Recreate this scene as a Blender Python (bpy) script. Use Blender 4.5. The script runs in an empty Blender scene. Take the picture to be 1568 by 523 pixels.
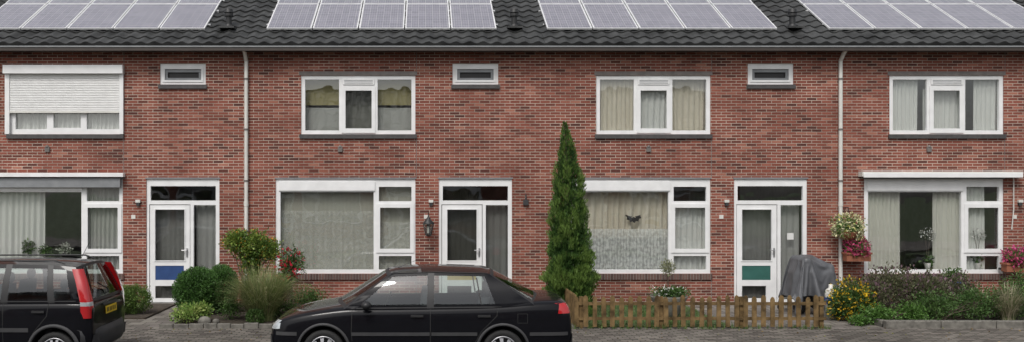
import bpy, bmesh, math, random
import numpy as np
from mathutils import Vector, Matrix, noise
from mathutils.bvhtree import BVHTree
random.seed(7)
RNG=np.random.default_rng(5)
F=1400.; XC=650.; HY=290.; D=20.; H=2.5
def X(px,d=0): return (px-XC)*(D-d)/F
def Z(py,d=0): return H-(py-HY)*(D-d)/F
SC=bpy.context.scene
COL=SC.collection

# ---------------------------------------------------------------- materials
def new_mat(name):
    m=bpy.data.materials.new(name); m.use_nodes=True
    nt=m.node_tree; nt.nodes.clear()
    out=nt.nodes.new('ShaderNodeOutputMaterial')
    return m,nt,out
def N(nt,t,**kw):
    n=nt.nodes.new(t)
    for k,v in kw.items(): setattr(n,k,v)
    return n
def c4(c): return (c[0],c[1],c[2],1)
def mat_simple(name,col,rough=.6,metal=0,var=.15,scale=6,bump=0,coat=0,spec=.5,coatior=1.5):
    m,nt,out=new_mat(name)
    b=N(nt,'ShaderNodeBsdfPrincipled'); b.inputs['Roughness'].default_value=rough
    b.inputs['Metallic'].default_value=metal; b.inputs['Coat Weight'].default_value=coat; b.inputs['Coat IOR'].default_value=coatior
    b.inputs['Specular IOR Level'].default_value=spec
    tc=N(nt,'ShaderNodeTexCoord'); nz=N(nt,'ShaderNodeTexNoise'); nz.inputs['Scale'].default_value=scale
    nz.inputs['Detail'].default_value=6
    nt.links.new(tc.outputs['Object'],nz.inputs['Vector'])
    mr=N(nt,'ShaderNodeMapRange'); mr.inputs['From Min'].default_value=.3; mr.inputs['From Max'].default_value=.7
    mr.inputs['To Min'].default_value=1-var; mr.inputs['To Max'].default_value=1+var*.5
    nt.links.new(nz.outputs['Fac'],mr.inputs['Value'])
    mx=N(nt,'ShaderNodeMix',data_type='RGBA',blend_type='MULTIPLY'); mx.inputs[0].default_value=1
    mx.inputs[6].default_value=c4(col)
    nt.links.new(mr.outputs[0],mx.inputs[7]); nt.links.new(mx.outputs[2],b.inputs['Base Color'])
    if bump:
        bp=N(nt,'ShaderNodeBump'); bp.inputs['Strength'].default_value=bump; bp.inputs['Distance'].default_value=.02
        nt.links.new(nz.outputs['Fac'],bp.inputs['Height']); nt.links.new(bp.outputs[0],b.inputs['Normal'])
    nt.links.new(b.outputs[0],out.inputs[0])
    return m
def ramp(nt,stops):
    r=N(nt,'ShaderNodeValToRGB'); cr=r.color_ramp
    while len(cr.elements)<len(stops): cr.elements.new(.5)
    for e,(p,c) in zip(cr.elements,stops): e.position=p; e.color=c4(c)
    return r
def mat_brick(name,stops,mortar,bw,bh,ms,plane='wall',offset=.5,rough=.85,big=(.78,1.1),smooth=.1,bumpd=.01,wob=.008):
    m,nt,out=new_mat(name); L=nt.links.new
    tc=N(nt,'ShaderNodeTexCoord'); sx=N(nt,'ShaderNodeSeparateXYZ'); L(tc.outputs['Object'],sx.inputs[0])
    cb=N(nt,'ShaderNodeCombineXYZ')
    if plane=='wall':
        g=N(nt,'ShaderNodeNewGeometry'); sn=N(nt,'ShaderNodeSeparateXYZ'); L(g.outputs['Normal'],sn.inputs[0])
        ab=N(nt,'ShaderNodeMath',operation='ABSOLUTE'); L(sn.outputs['X'],ab.inputs[0])
        gt=N(nt,'ShaderNodeMath',operation='GREATER_THAN'); L(ab.outputs[0],gt.inputs[0]); gt.inputs[1].default_value=.7
        mxf=N(nt,'ShaderNodeMix',data_type='FLOAT'); L(gt.outputs[0],mxf.inputs[0]); L(sx.outputs['X'],mxf.inputs[2]); L(sx.outputs['Y'],mxf.inputs[3])
        L(mxf.outputs[0],cb.inputs['X']); L(sx.outputs['Z'],cb.inputs['Y'])
    else:
        L(sx.outputs['X'],cb.inputs['X']); L(sx.outputs['Y'],cb.inputs['Y'])
    nw=N(nt,'ShaderNodeTexNoise'); nw.inputs['Scale'].default_value=3.; L(cb.outputs[0],nw.inputs['Vector'])
    sub=N(nt,'ShaderNodeVectorMath',operation='SUBTRACT'); L(nw.outputs['Color'],sub.inputs[0]); sub.inputs[1].default_value=(.5,.5,.5)
    scl=N(nt,'ShaderNodeVectorMath',operation='SCALE'); L(sub.outputs[0],scl.inputs[0]); scl.inputs['Scale'].default_value=wob
    ad=N(nt,'ShaderNodeVectorMath',operation='ADD'); L(cb.outputs[0],ad.inputs[0]); L(scl.outputs[0],ad.inputs[1])
    br=N(nt,'ShaderNodeTexBrick'); br.offset=offset; br.offset_frequency=2
    br.inputs['Scale'].default_value=1; br.inputs['Brick Width'].default_value=bw; br.inputs['Row Height'].default_value=bh
    br.inputs['Mortar Size'].default_value=ms; br.inputs['Mortar Smooth'].default_value=smooth
    br.inputs['Color1'].default_value=(0,0,0,1); br.inputs['Color2'].default_value=(1,1,1,1); br.inputs['Mortar'].default_value=(.5,.5,.5,1)
    L(ad.outputs[0],br.inputs['Vector'])
    rp=ramp(nt,stops); L(br.outputs['Color'],rp.inputs[0])
    nb=N(nt,'ShaderNodeTexNoise'); nb.inputs['Scale'].default_value=.55; nb.inputs['Detail'].default_value=8; nb.inputs['Roughness'].default_value=.62
    L(cb.outputs[0],nb.inputs['Vector'])
    mr=N(nt,'ShaderNodeMapRange'); mr.inputs['From Min'].default_value=.3; mr.inputs['From Max'].default_value=.7
    mr.inputs['To Min'].default_value=big[0]; mr.inputs['To Max'].default_value=big[1]; L(nb.outputs['Fac'],mr.inputs[0])
    nf=N(nt,'ShaderNodeTexNoise'); nf.inputs['Scale'].default_value=45; nf.inputs['Detail'].default_value=4; L(cb.outputs[0],nf.inputs['Vector'])
    mr2=N(nt,'ShaderNodeMapRange'); mr2.inputs['From Min'].default_value=.3; mr2.inputs['From Max'].default_value=.7
    mr2.inputs['To Min'].default_value=.85; mr2.inputs['To Max'].default_value=1.12; L(nf.outputs['Fac'],mr2.inputs[0])
    nm=N(nt,'ShaderNodeTexNoise'); nm.inputs['Scale'].default_value=1.4; nm.inputs['Detail'].default_value=5; L(cb.outputs[0],nm.inputs['Vector'])
    mr3=N(nt,'ShaderNodeMapRange'); mr3.inputs['From Min'].default_value=.35; mr3.inputs['From Max'].default_value=.65
    mr3.inputs['To Min'].default_value=.6; mr3.inputs['To Max'].default_value=1.1; L(nm.outputs['Fac'],mr3.inputs[0])
    mm=N(nt,'ShaderNodeMix',data_type='RGBA',blend_type='MULTIPLY'); mm.inputs[0].default_value=1; mm.inputs[6].default_value=c4(mortar); L(mr3.outputs[0],mm.inputs[7])
    mx=N(nt,'ShaderNodeMix',data_type='RGBA'); L(br.outputs['Fac'],mx.inputs[0]); L(rp.outputs[0],mx.inputs[6]); L(mm.outputs[2],mx.inputs[7])
    m1=N(nt,'ShaderNodeMath',operation='MULTIPLY'); L(mr.outputs[0],m1.inputs[0]); L(mr2.outputs[0],m1.inputs[1])
    mu=N(nt,'ShaderNodeMix',data_type='RGBA',blend_type='MULTIPLY'); mu.inputs[0].default_value=1; L(mx.outputs[2],mu.inputs[6]); L(m1.outputs[0],mu.inputs[7])
    b=N(nt,'ShaderNodeBsdfPrincipled'); b.inputs['Roughness'].default_value=rough; b.inputs['Specular IOR Level'].default_value=.2
    L(mu.outputs[2],b.inputs['Base Color'])
    bp=N(nt,'ShaderNodeBump',invert=True); bp.inputs['Strength'].default_value=.4; bp.inputs['Distance'].default_value=bumpd
    L(br.outputs['Fac'],bp.inputs['Height']); L(bp.outputs[0],b.inputs['Normal'])
    L(b.outputs[0],out.inputs[0])
    return m
def mat_glass(name,tint=(.8,.82,.8),f0=.09,rough=.01,wav=.08):
    m,nt,out=new_mat(name); L=nt.links.new
    t=N(nt,'ShaderNodeBsdfTransparent'); t.inputs[0].default_value=c4(tint)
    g=N(nt,'ShaderNodeBsdfGlossy'); g.inputs['Roughness'].default_value=rough; g.inputs[0].default_value=(.95,.97,1,1)
    ge=N(nt,'ShaderNodeNewGeometry'); dt=N(nt,'ShaderNodeVectorMath',operation='DOT_PRODUCT'); L(ge.outputs['Normal'],dt.inputs[0]); L(ge.outputs['Incoming'],dt.inputs[1])
    ab=N(nt,'ShaderNodeMath',operation='ABSOLUTE'); L(dt.outputs['Value'],ab.inputs[0])
    om=N(nt,'ShaderNodeMath',operation='SUBTRACT',use_clamp=True); om.inputs[0].default_value=1; L(ab.outputs[0],om.inputs[1])
    pw=N(nt,'ShaderNodeMath',operation='POWER'); L(om.outputs[0],pw.inputs[0]); pw.inputs[1].default_value=5
    a=N(nt,'ShaderNodeMath',operation='MULTIPLY_ADD',use_clamp=True); L(pw.outputs[0],a.inputs[0]); a.inputs[1].default_value=1-f0; a.inputs[2].default_value=f0
    tc=N(nt,'ShaderNodeTexCoord'); nz=N(nt,'ShaderNodeTexNoise'); nz.inputs['Scale'].default_value=1.3
    L(tc.outputs['Object'],nz.inputs[0]); bp=N(nt,'ShaderNodeBump'); bp.inputs['Strength'].default_value=wav; bp.inputs['Distance'].default_value=.05
    L(nz.outputs[0],bp.inputs['Height']); L(bp.outputs[0],g.inputs['Normal'])
    mx=N(nt,'ShaderNodeMixShader'); L(a.outputs[0],mx.inputs[0]); L(t.outputs[0],mx.inputs[1]); L(g.outputs[0],mx.inputs[2])
    L(mx.outputs[0],out.inputs[0]); return m
def mat_cloth(name,col,alpha=.8,lace=0):
    m,nt,out=new_mat(name); L=nt.links.new
    d=N(nt,'ShaderNodeBsdfDiffuse'); d.inputs[0].default_value=c4(col)
    t=N(nt,'ShaderNodeBsdfTranslucent'); t.inputs[0].default_value=c4(col)
    m1=N(nt,'ShaderNodeMixShader'); m1.inputs[0].default_value=.12; L(d.outputs[0],m1.inputs[1]); L(t.outputs[0],m1.inputs[2])
    tr=N(nt,'ShaderNodeBsdfTransparent'); m2=N(nt,'ShaderNodeMixShader'); m2.inputs[0].default_value=alpha
    if lace:
        tc=N(nt,'ShaderNodeTexCoord'); v=N(nt,'ShaderNodeTexNoise'); v.inputs['Scale'].default_value=14; v.inputs['Detail'].default_value=3; L(tc.outputs['Object'],v.inputs[0])
        mr=N(nt,'ShaderNodeMapRange'); mr.inputs['From Min'].default_value=.42; mr.inputs['From Max'].default_value=.58; mr.inputs['To Min'].default_value=alpha-lace; mr.inputs['To Max'].default_value=alpha
        L(v.outputs['Fac'],mr.inputs[0]); L(mr.outputs[0],m2.inputs[0])
    L(tr.outputs[0],m2.inputs[1]); L(m1.outputs[0],m2.inputs[2]); L(m2.outputs[0],out.inputs[0]); return m
def mat_leaf(name,trans=.25):
    m,nt,out=new_mat(name); L=nt.links.new
    a=N(nt,'ShaderNodeVertexColor',layer_name='Col')
    b=N(nt,'ShaderNodeBsdfPrincipled'); b.inputs['Roughness'].default_value=.5; b.inputs['Specular IOR Level'].default_value=.35
    L(a.outputs[0],b.inputs['Base Color'])
    t=N(nt,'ShaderNodeBsdfTranslucent'); L(a.outputs[0],t.inputs[0])
    mx=N(nt,'ShaderNodeMixShader'); mx.inputs[0].default_value=trans
    L(b.outputs[0],mx.inputs[1]); L(t.outputs[0],mx.inputs[2]); L(mx.outputs[0],out.inputs[0]); return m

M={}
M['brick']=mat_brick('red_brick',[(0,(.095,.036,.030)),(.18,(.185,.058,.042)),(.6,(.24,.074,.053)),(.88,(.285,.094,.067)),(1,(.37,.155,.11))],(.50,.42,.35),.22,.0625,.0062,big=(.72,1.10))
M['sillbrick']=mat_brick('sill_brick',[(0,(.09,.055,.05)),(1,(.17,.10,.085))],(.22,.2,.18),.0625,.4,.007)
M['pave']=mat_brick('paving_tiles',[(0,(.14,.125,.11)),(.5,(.19,.17,.155)),(1,(.26,.24,.21))],(.06,.06,.045),.30,.30,.009,plane='floor',big=(.65,1.15))
M['paveclink']=mat_brick('paving_clinkers',[(0,(.10,.085,.078)),(.5,(.16,.145,.13)),(1,(.24,.215,.19))],(.055,.055,.04),.21,.105,.010,plane='floor',big=(.6,1.15))
M['white']=mat_simple('white_frame_paint',(.80,.80,.80),.35,var=.08,scale=4)
M['offwhite']=mat_simple('off_white_pvc',(.66,.65,.61),.4,var=.12,scale=2)
M['gutter']=mat_simple('dark_gutter',(.045,.035,.03),.5)
M['sill']=mat_simple('dark_sill',(.07,.065,.065),.5,var=.3,scale=12)
M['lintel']=mat_simple('steel_lintel',(.17,.15,.14),.6,var=.3)
M['tile']=mat_simple('concrete_roof_tile',(.048,.049,.049),.6,var=.65,scale=2.5,bump=.4,spec=.4)
M['int']=mat_simple('interior_plaster',(.35,.32,.28),.9)
M['floor']=mat_simple('interior_floor',(.14,.09,.06),.7)
M['glass']=mat_glass('window_glass',(.88,.90,.88),.15)
M['glassfrost']=mat_glass('door_glass',(.62,.63,.62),.13,rough=.04)
M['net']=mat_cloth('net_curtain',(.80,.80,.78),.85)
M['netlace']=mat_cloth('lace_curtain',(.78,.78,.77),.88,.3)
M['netthin']=mat_cloth('sheer_curtain',(.78,.78,.75),.35,.15)
M['netgrey']=mat_cloth('grey_net_curtain',(.50,.50,.48),.8)
M['netdark_refl']=mat_cloth('dim_curtain_and_reflection',(.20,.20,.18),.8)  # door net; also paints the reflection in the upper centre pane
M['beige']=mat_cloth('beige_curtain',(.70,.64,.54),.97)
M['blind']=mat_cloth('vertical_blind',(.70,.68,.63),.97)
M['rollblind']=mat_cloth('roller_blind',(.44,.43,.38),.96)
M['ochre_refl']=mat_cloth('ochre_reflection_cloth',(.36,.32,.17),.97)  # colour stands for the yellowish reflection in the upper panes
M['blue']=mat_simple('blue_panel',(.03,.07,.20),.4)
M['green']=mat_simple('green_panel',(.04,.13,.11),.4)
M['ochp']=mat_simple('ochre_panel',(.50,.36,.07),.4)
M['metal']=mat_simple('brushed_metal',(.55,.55,.56),.3,metal=.9)
M['alu']=mat_simple('alu_frame',(.70,.70,.71),.4,metal=.1)
M['dark']=mat_simple('dark_plastic',(.02,.02,.021),.5)
M['greyp']=mat_simple('grey_plastic',(.05,.05,.052),.6,spec=.3)
M['grey']=mat_simple('grey_shutter',(.23,.24,.25),.5)
M['shutter']=mat_simple('shutter_slats',(.70,.70,.69),.4,var=.06)
M['wood']=mat_simple('weathered_wood',(.175,.115,.052),.85,var=.65,scale=7,bump=.5,spec=.2)
M['soil']=mat_simple('garden_soil',(.055,.042,.03),.95,var=.5,scale=14,bump=1)
M['concrete']=mat_simple('concrete_edging',(.17,.16,.14),.9,var=.5,scale=9,bump=.4)
M['asphalt']=mat_simple('asphalt',(.055,.055,.056),.85,var=.3,scale=40,bump=.4)
M['grassg']=mat_simple('grass_ground',(.06,.09,.03),.95,var=.5,scale=5,bump=1)
M['tarp']=mat_simple('grey_tarp',(.10,.103,.112),.42,var=.25,scale=5,spec=.5)
M['terra']=mat_simple('terracotta',(.30,.11,.06),.8,var=.2)
M['bluepot']=mat_simple('blue_glazed_pot',(.03,.06,.25),.3)
M['bark']=mat_simple('bark',(.10,.075,.055),.9,var=.4,scale=20)
M['leaf']=mat_leaf('leaf')
M['paint']=mat_simple('black_car_paint',(.006,.006,.008),.35,coat=.9,var=.1,spec=.05,coatior=1.28)
M['cint']=mat_simple('car_interior',(.02,.02,.023),.9,spec=.1)
M['cseat']=mat_simple('car_seat_fabric',(.07,.07,.08),.9)
M['cglass']=mat_glass('car_glass',(.62,.68,.65),.07,wav=0)
M['tyre']=mat_simple('tyre_rubber',(.018,.018,.018),.8)
M['rim']=mat_simple('alloy_rim',(.42,.42,.44),.35,metal=.6)
M['red']=mat_simple('red_lens',(.42,.012,.015),.15,coat=1,var=.05)
M['lens']=mat_simple('clear_lens',(.55,.58,.6),.1,metal=.4,coat=1)
M['yellow']=mat_simple('yellow_plate',(.75,.50,.02),.4,var=.03)
M['text']=mat_simple('plate_text',(.02,.02,.02),.5)
M['paper']=mat_simple('paper',(.7,.7,.68),.7)

def mat_solar():
    m,nt,out=new_mat('solar_cells'); L=nt.links.new
    tc=N(nt,'ShaderNodeTexCoord')
    br=N(nt,'ShaderNodeTexBrick'); br.offset=0; br.inputs['Scale'].default_value=1
    br.inputs['Brick Width'].default_value=.1605; br.inputs['Row Height'].default_value=.1605; br.inputs['Mortar Size'].default_value=.005
    br.inputs['Color1'].default_value=(.185,.175,.22,1); br.inputs['Color2'].default_value=(.25,.235,.285,1); br.inputs['Mortar'].default_value=(.50,.50,.50,1)  # cell colours lightened to include the sky's reflection
    L(tc.outputs['Object'],br.inputs[0])
    b2=N(nt,'ShaderNodeTexBrick'); b2.offset=0; b2.inputs['Scale'].default_value=1
    b2.inputs['Brick Width'].default_value=.0535; b2.inputs['Row Height'].default_value=50; b2.inputs['Mortar Size'].default_value=.0020
    b2.inputs['Color1'].default_value=(0,0,0,1); b2.inputs['Color2'].default_value=(0,0,0,1); b2.inputs['Mortar'].default_value=(1,1,1,1)
    L(tc.outputs['Object'],b2.inputs[0])
    vz=N(nt,'ShaderNodeTexVoronoi'); vz.inputs['Scale'].default_value=38; L(tc.outputs['Object'],vz.inputs[0])
    hsv=N(nt,'ShaderNodeHueSaturation'); hsv.inputs['Saturation'].default_value=.15; L(vz.outputs['Color'],hsv.inputs['Color'])
    hs=N(nt,'ShaderNodeMix',data_type='RGBA',blend_type='MULTIPLY'); hs.inputs[0].default_value=.3; L(br.outputs[0],hs.inputs[6]); L(hsv.outputs[0],hs.inputs[7])
    mx=N(nt,'ShaderNodeMix',data_type='RGBA'); L(b2.outputs[0],mx.inputs[0]); L(hs.outputs[2],mx.inputs[6]); mx.inputs[7].default_value=(.45,.45,.46,1)
    b=N(nt,'ShaderNodeBsdfPrincipled'); b.inputs['Roughness'].default_value=.3; b.inputs['Coat Weight'].default_value=1; b.inputs['Coat Roughness'].default_value=.1
    L(mx.outputs[2],b.inputs['Base Color']); L(b.outputs[0],out.inputs[0]); return m
M['solar']=mat_solar()

# ---------------------------------------------------------------- mesh builder
def empty(name,loc=(0,0,0)):
    e=bpy.data.objects.new(name,None); e.location=loc; COL.objects.link(e); return e
class MB:
    def __init__(s): s.v=[];s.f=[];s.m=[];s.sm=[];s.mats=[]
    def mi(s,mat):
        mt=M[mat] if isinstance(mat,str) else mat
        if mt not in s.mats: s.mats.append(mt)
        return s.mats.index(mt)
    def face(s,pts,mat,sm=False):
        b=len(s.v); s.v+= [tuple(p) for p in pts]; s.f.append(tuple(range(b,b+len(pts)))); s.m.append(s.mi(mat)); s.sm.append(sm)
    def box(s,x0,x1,y0,y1,z0,z1,mat):
        if x0>x1:x0,x1=x1,x0
        if y0>y1:y0,y1=y1,y0
        if z0>z1:z0,z1=z1,z0
        b=len(s.v); s.v+=[(x0,y0,z0),(x1,y0,z0),(x1,y1,z0),(x0,y1,z0),(x0,y0,z1),(x1,y0,z1),(x1,y1,z1),(x0,y1,z1)]
        for q in ((0,3,2,1),(4,5,6,7),(0,1,5,4),(1,2,6,5),(2,3,7,6),(3,0,4,7)):
            s.f.append(tuple(b+i for i in q)); s.m.append(s.mi(mat)); s.sm.append(False)
    def grid(s,g,mat,sm=True,close=False):
        b=len(s.v); nr=len(g); nc=len(g[0])
        for r in g: s.v+=[tuple(p) for p in r]
        for i in range(nr-1):
            for j in range(nc if close else nc-1):
                j2=(j+1)%nc
                k=mat(i,j) if callable(mat) else mat
                if k is None: continue
                s.f.append((b+i*nc+j,b+i*nc+j2,b+(i+1)*nc+j2,b+(i+1)*nc+j)); s.m.append(s.mi(k)); s.sm.append(sm)
    def cyl(s,p0,p1,r0,r1=None,mat='dark',n=14,caps=True):
        r1=r0 if r1 is None else r1
        p0=Vector(p0);p1=Vector(p1);d=(p1-p0).normalized()
        a=d.orthogonal().normalized();c=d.cross(a)
        g=[]
        for p,r in ((p0,r0),(p1,r1)):
            g.append([p+(a*math.cos(t)+c*math.sin(t))*r for t in [2*math.pi*i/n for i in range(n)]])
        s.grid(g,mat,True,True)
        if caps:
            s.face(list(reversed(g[0])),mat); s.face(g[1],mat)
    def tube(s,pts,r,mat,n=8):
        for i in range(len(pts)-1): s.cyl(pts[i],pts[i+1],r,r,mat,n)
    def revolve(s,c,axis,prof,mat,n=24):
        c=Vector(c);d=Vector(axis).normalized();a=d.orthogonal().normalized();e=d.cross(a)
        g=[[c+d*h+(a*math.cos(t)+e*math.sin(t))*r for t in [2*math.pi*i/n for i in range(n)]] for h,r in prof]
        s.grid(g,mat,True,True)
    def ell(s,c,r,mat,n=12):
        g=[]
        for i in range(n+1):
            a=math.pi*i/n
            g.append([(c[0]+r[0]*math.sin(a)*math.cos(t),c[1]+r[1]*math.sin(a)*math.sin(t),c[2]+r[2]*math.cos(a)) for t in [2*math.pi*j/(n*2) for j in range(n*2)]])
        s.grid(g,mat,True,True)
    def obj(s,name,parent=None,bevel=0,loc=None,fixn=False):
        me=bpy.data.meshes.new(name); me.from_pydata(s.v,[],s.f)
        for mt in s.mats: me.materials.append(mt)
        me.polygons.foreach_set('material_index',s.m); me.polygons.foreach_set('use_smooth',s.sm)
        if fixn:
            bm=bmesh.new(); bm.from_mesh(me); bmesh.ops.remove_doubles(bm,verts=bm.verts,dist=1e-4); bmesh.ops.recalc_face_normals(bm,faces=bm.faces); bm.to_mesh(me); bm.free()
            me.set_sharp_from_angle(angle=math.radians(40))
        me.update()
        ob=bpy.data.objects.new(name,me); COL.objects.link(ob)
        if parent: ob.parent=parent
        if loc: ob.location=loc
        if bevel:
            b=ob.modifiers.new('b','BEVEL'); b.width=bevel; b.segments=2; b.limit_method='ANGLE'
        return ob

# ---------------------------------------------------------------- tarp covered scooter (draped with a short cloth run)
def tarp():
    e=empty('covered_scooter'); cx,cy=X(1240,1.5),-1.5
    ok=False
    try:
        p=MB()
        p.box(-3,3,-3,3,-.3,0,'dark'); c0=p.obj('tmp_floor')
        def rb(x0,x1,y0,y1,z0,z1,n):
            q=MB(); q.box(x0,x1,y0,y1,z0,z1,'dark'); o=q.obj(n,fixn=True)
            bm=bmesh.new(); bm.from_mesh(o.data); bmesh.ops.bevel(bm,geom=bm.edges[:],offset=.04,segments=2,affect='EDGES'); bmesh.ops.triangulate(bm,faces=bm.faces[:]); bm.to_mesh(o.data); bm.free(); return o
        cs=[c0,rb(-.36,.40,-.20,.20,.02,.88,'t1'),rb(-.26,-.10,-.34,.34,.80,1.14,'t2'),rb(.16,.42,-.16,.16,.70,1.00,'t3'),rb(-.20,.06,-.10,.10,.7,1.17,'t4')]
        for c in cs:
            c.modifiers.new('c','COLLISION'); c.collision.thickness_outer=.012; c.collision.cloth_friction=12
        nx,ny=62,58; wx,wy=2.25,2.15
        v=[((i/(nx-1)-.5)*wx+.02,(j/(ny-1)-.5)*wy,1.24+.006*math.sin(i*.9)*math.cos(j*1.1)) for j in range(ny) for i in range(nx)]
        f=[(j*nx+i,j*nx+i+1,(j+1)*nx+i+1,(j+1)*nx+i) for j in range(ny-1) for i in range(nx-1)]
        me=bpy.data.meshes.new('cl'); me.from_pydata(v,[],f); me.materials.append(M['tarp'])
        o=bpy.data.objects.new('tmp_cloth',me); COL.objects.link(o)
        m=o.modifiers.new('cloth','CLOTH'); s=m.settings; s.quality=7; s.mass=.35; s.tension_stiffness=18; s.compression_stiffness=18; s.shear_stiffness=6; s.bending_stiffness=.6; s.air_damping=2
        m.collision_settings.distance_min=.012; m.collision_settings.collision_quality=3
        m.point_cache.frame_start=1; m.point_cache.frame_end=60
        for fr in range(1,56): SC.frame_set(fr)
        dg=bpy.context.evaluated_depsgraph_get(); bme=bpy.data.meshes.new_from_object(o.evaluated_get(dg))
        co=np.array([q.co[:] for q in bme.vertices])
        print('TARP',co.min(0),co.max(0))
        ok=bool(np.isfinite(co).all() and co[:,2].max()>.9 and co[:,2].max()<1.5 and co[:,2].min()<.5 and np.abs(co[:,:2]).max()<1.4)
        bpy.data.objects.remove(o)
        for c in cs: bpy.data.objects.remove(c)
        SC.frame_set(1)
        if ok:
            sx=.56/max(.5,np.percentile(np.abs(co[:,0]),98)); sx=min(1,sx)
            for q in bme.vertices: q.co=(q.co.x*sx+cx,q.co.y*sx+cy,max(q.co.z,.008))
            for q in bme.polygons: q.use_smooth=True
            t=bpy.data.objects.new('tarp',bme); COL.objects.link(t); t.parent=e
            ss=t.modifiers.new('s','SUBSURF'); ss.levels=1; ss.render_levels=1
    except Exception as ex:
        print('TARP FAIL',ex)
    if not ok:
        rx_=[-.50,-.42,-.30,-.20,-.08,.05,.18,.30,.42,.50]; rz_=[.66,.86,1.10,1.19,1.17,1.20,1.06,.98,1.00,.86]; rw_=[.08,.14,.26,.30,.20,.14,.16,.20,.22,.14]
        n=96; rows=26; g=[]
        for i in range(rows+1):
            t=i/rows; row=[]
            for j in range(n):
                a=2*math.pi*j/n; ca,sa=math.cos(a),math.sin(a)
                if t<.28:
                    q=t/.28; x=.47*ca*q; wd=float(np.interp(x,rx_,rw_)); y=sa*q*wd; z=float(np.interp(x,rx_,rz_))-.05*q*q*abs(sa)
                else:
                    q=(t-.28)/.72; fold=1-abs(math.sin(3.5*a+.6)); f2=1-abs(math.sin(8.5*a+1.3)); ex=1+q*(.16*fold+.08*f2-.05)
                    x=(.47+.07*q)*ca*ex; wd=float(np.interp(.47*ca,rx_,rw_)); y=sa*(wd*(1-q)+.33*q)*ex
                    z=(float(np.interp(.47*ca,rx_,rz_))-.05*abs(sa))*(1-q)+.07*q
                row.append((cx+x,cy+y,max(z,.03)))
            g.append(row)
        mb=MB(); mb.grid(g,'tarp',True,True); mb.obj('tarp',e)
    w=MB()
    for sx in(-.2,.22):
        w.revolve((cx+sx,cy-.03,.14),(0,1,0),[(0,.05),(0,.14),(.06,.14),(.06,.05)],'tyre',20)
    w.obj('wheels',e)
tarp()

def slab(mb,x0,x1,z0,z1,holes,y0,y1,mat,outer=True):
    xs=sorted({x0,x1}|{min(max(h[i],x0),x1) for h in holes for i in (0,1)})
    zs=sorted({z0,z1}|{min(max(h[i],z0),z1) for h in holes for i in (2,3)})
    def solid(i,j):
        if i<0 or j<0 or i>=len(xs)-1 or j>=len(zs)-1: return None
        cx=(xs[i]+xs[i+1])/2; cz=(zs[j]+zs[j+1])/2
        for h in holes:
            if h[0]<cx<h[1] and h[2]<cz<h[3]: return False
        return True
    for i in range(len(xs)-1):
        for j in range(len(zs)-1):
            if not solid(i,j): continue
            a,b,c,d=xs[i],xs[i+1],zs[j],zs[j+1]
            mb.face([(a,y0,c),(b,y0,c),(b,y0,d),(a,y0,d)],mat)
            mb.face([(a,y1,c),(a,y1,d),(b,y1,d),(b,y1,c)],mat)
            for (di,dj,q) in ((-1,0,[(a,y0,c),(a,y0,d),(a,y1,d),(a,y1,c)]),(1,0,[(b,y0,c),(b,y1,c),(b,y1,d),(b,y0,d)]),
                              (0,-1,[(a,y0,c),(a,y1,c),(b,y1,c),(b,y0,c)]),(0,1,[(a,y0,d),(b,y0,d),(b,y1,d),(a,y1,d)])):
                nb=solid(i+di,j+dj)
                if nb is True: continue
                if nb is None and not outer: continue
                mb.face(q,mat)

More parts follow.
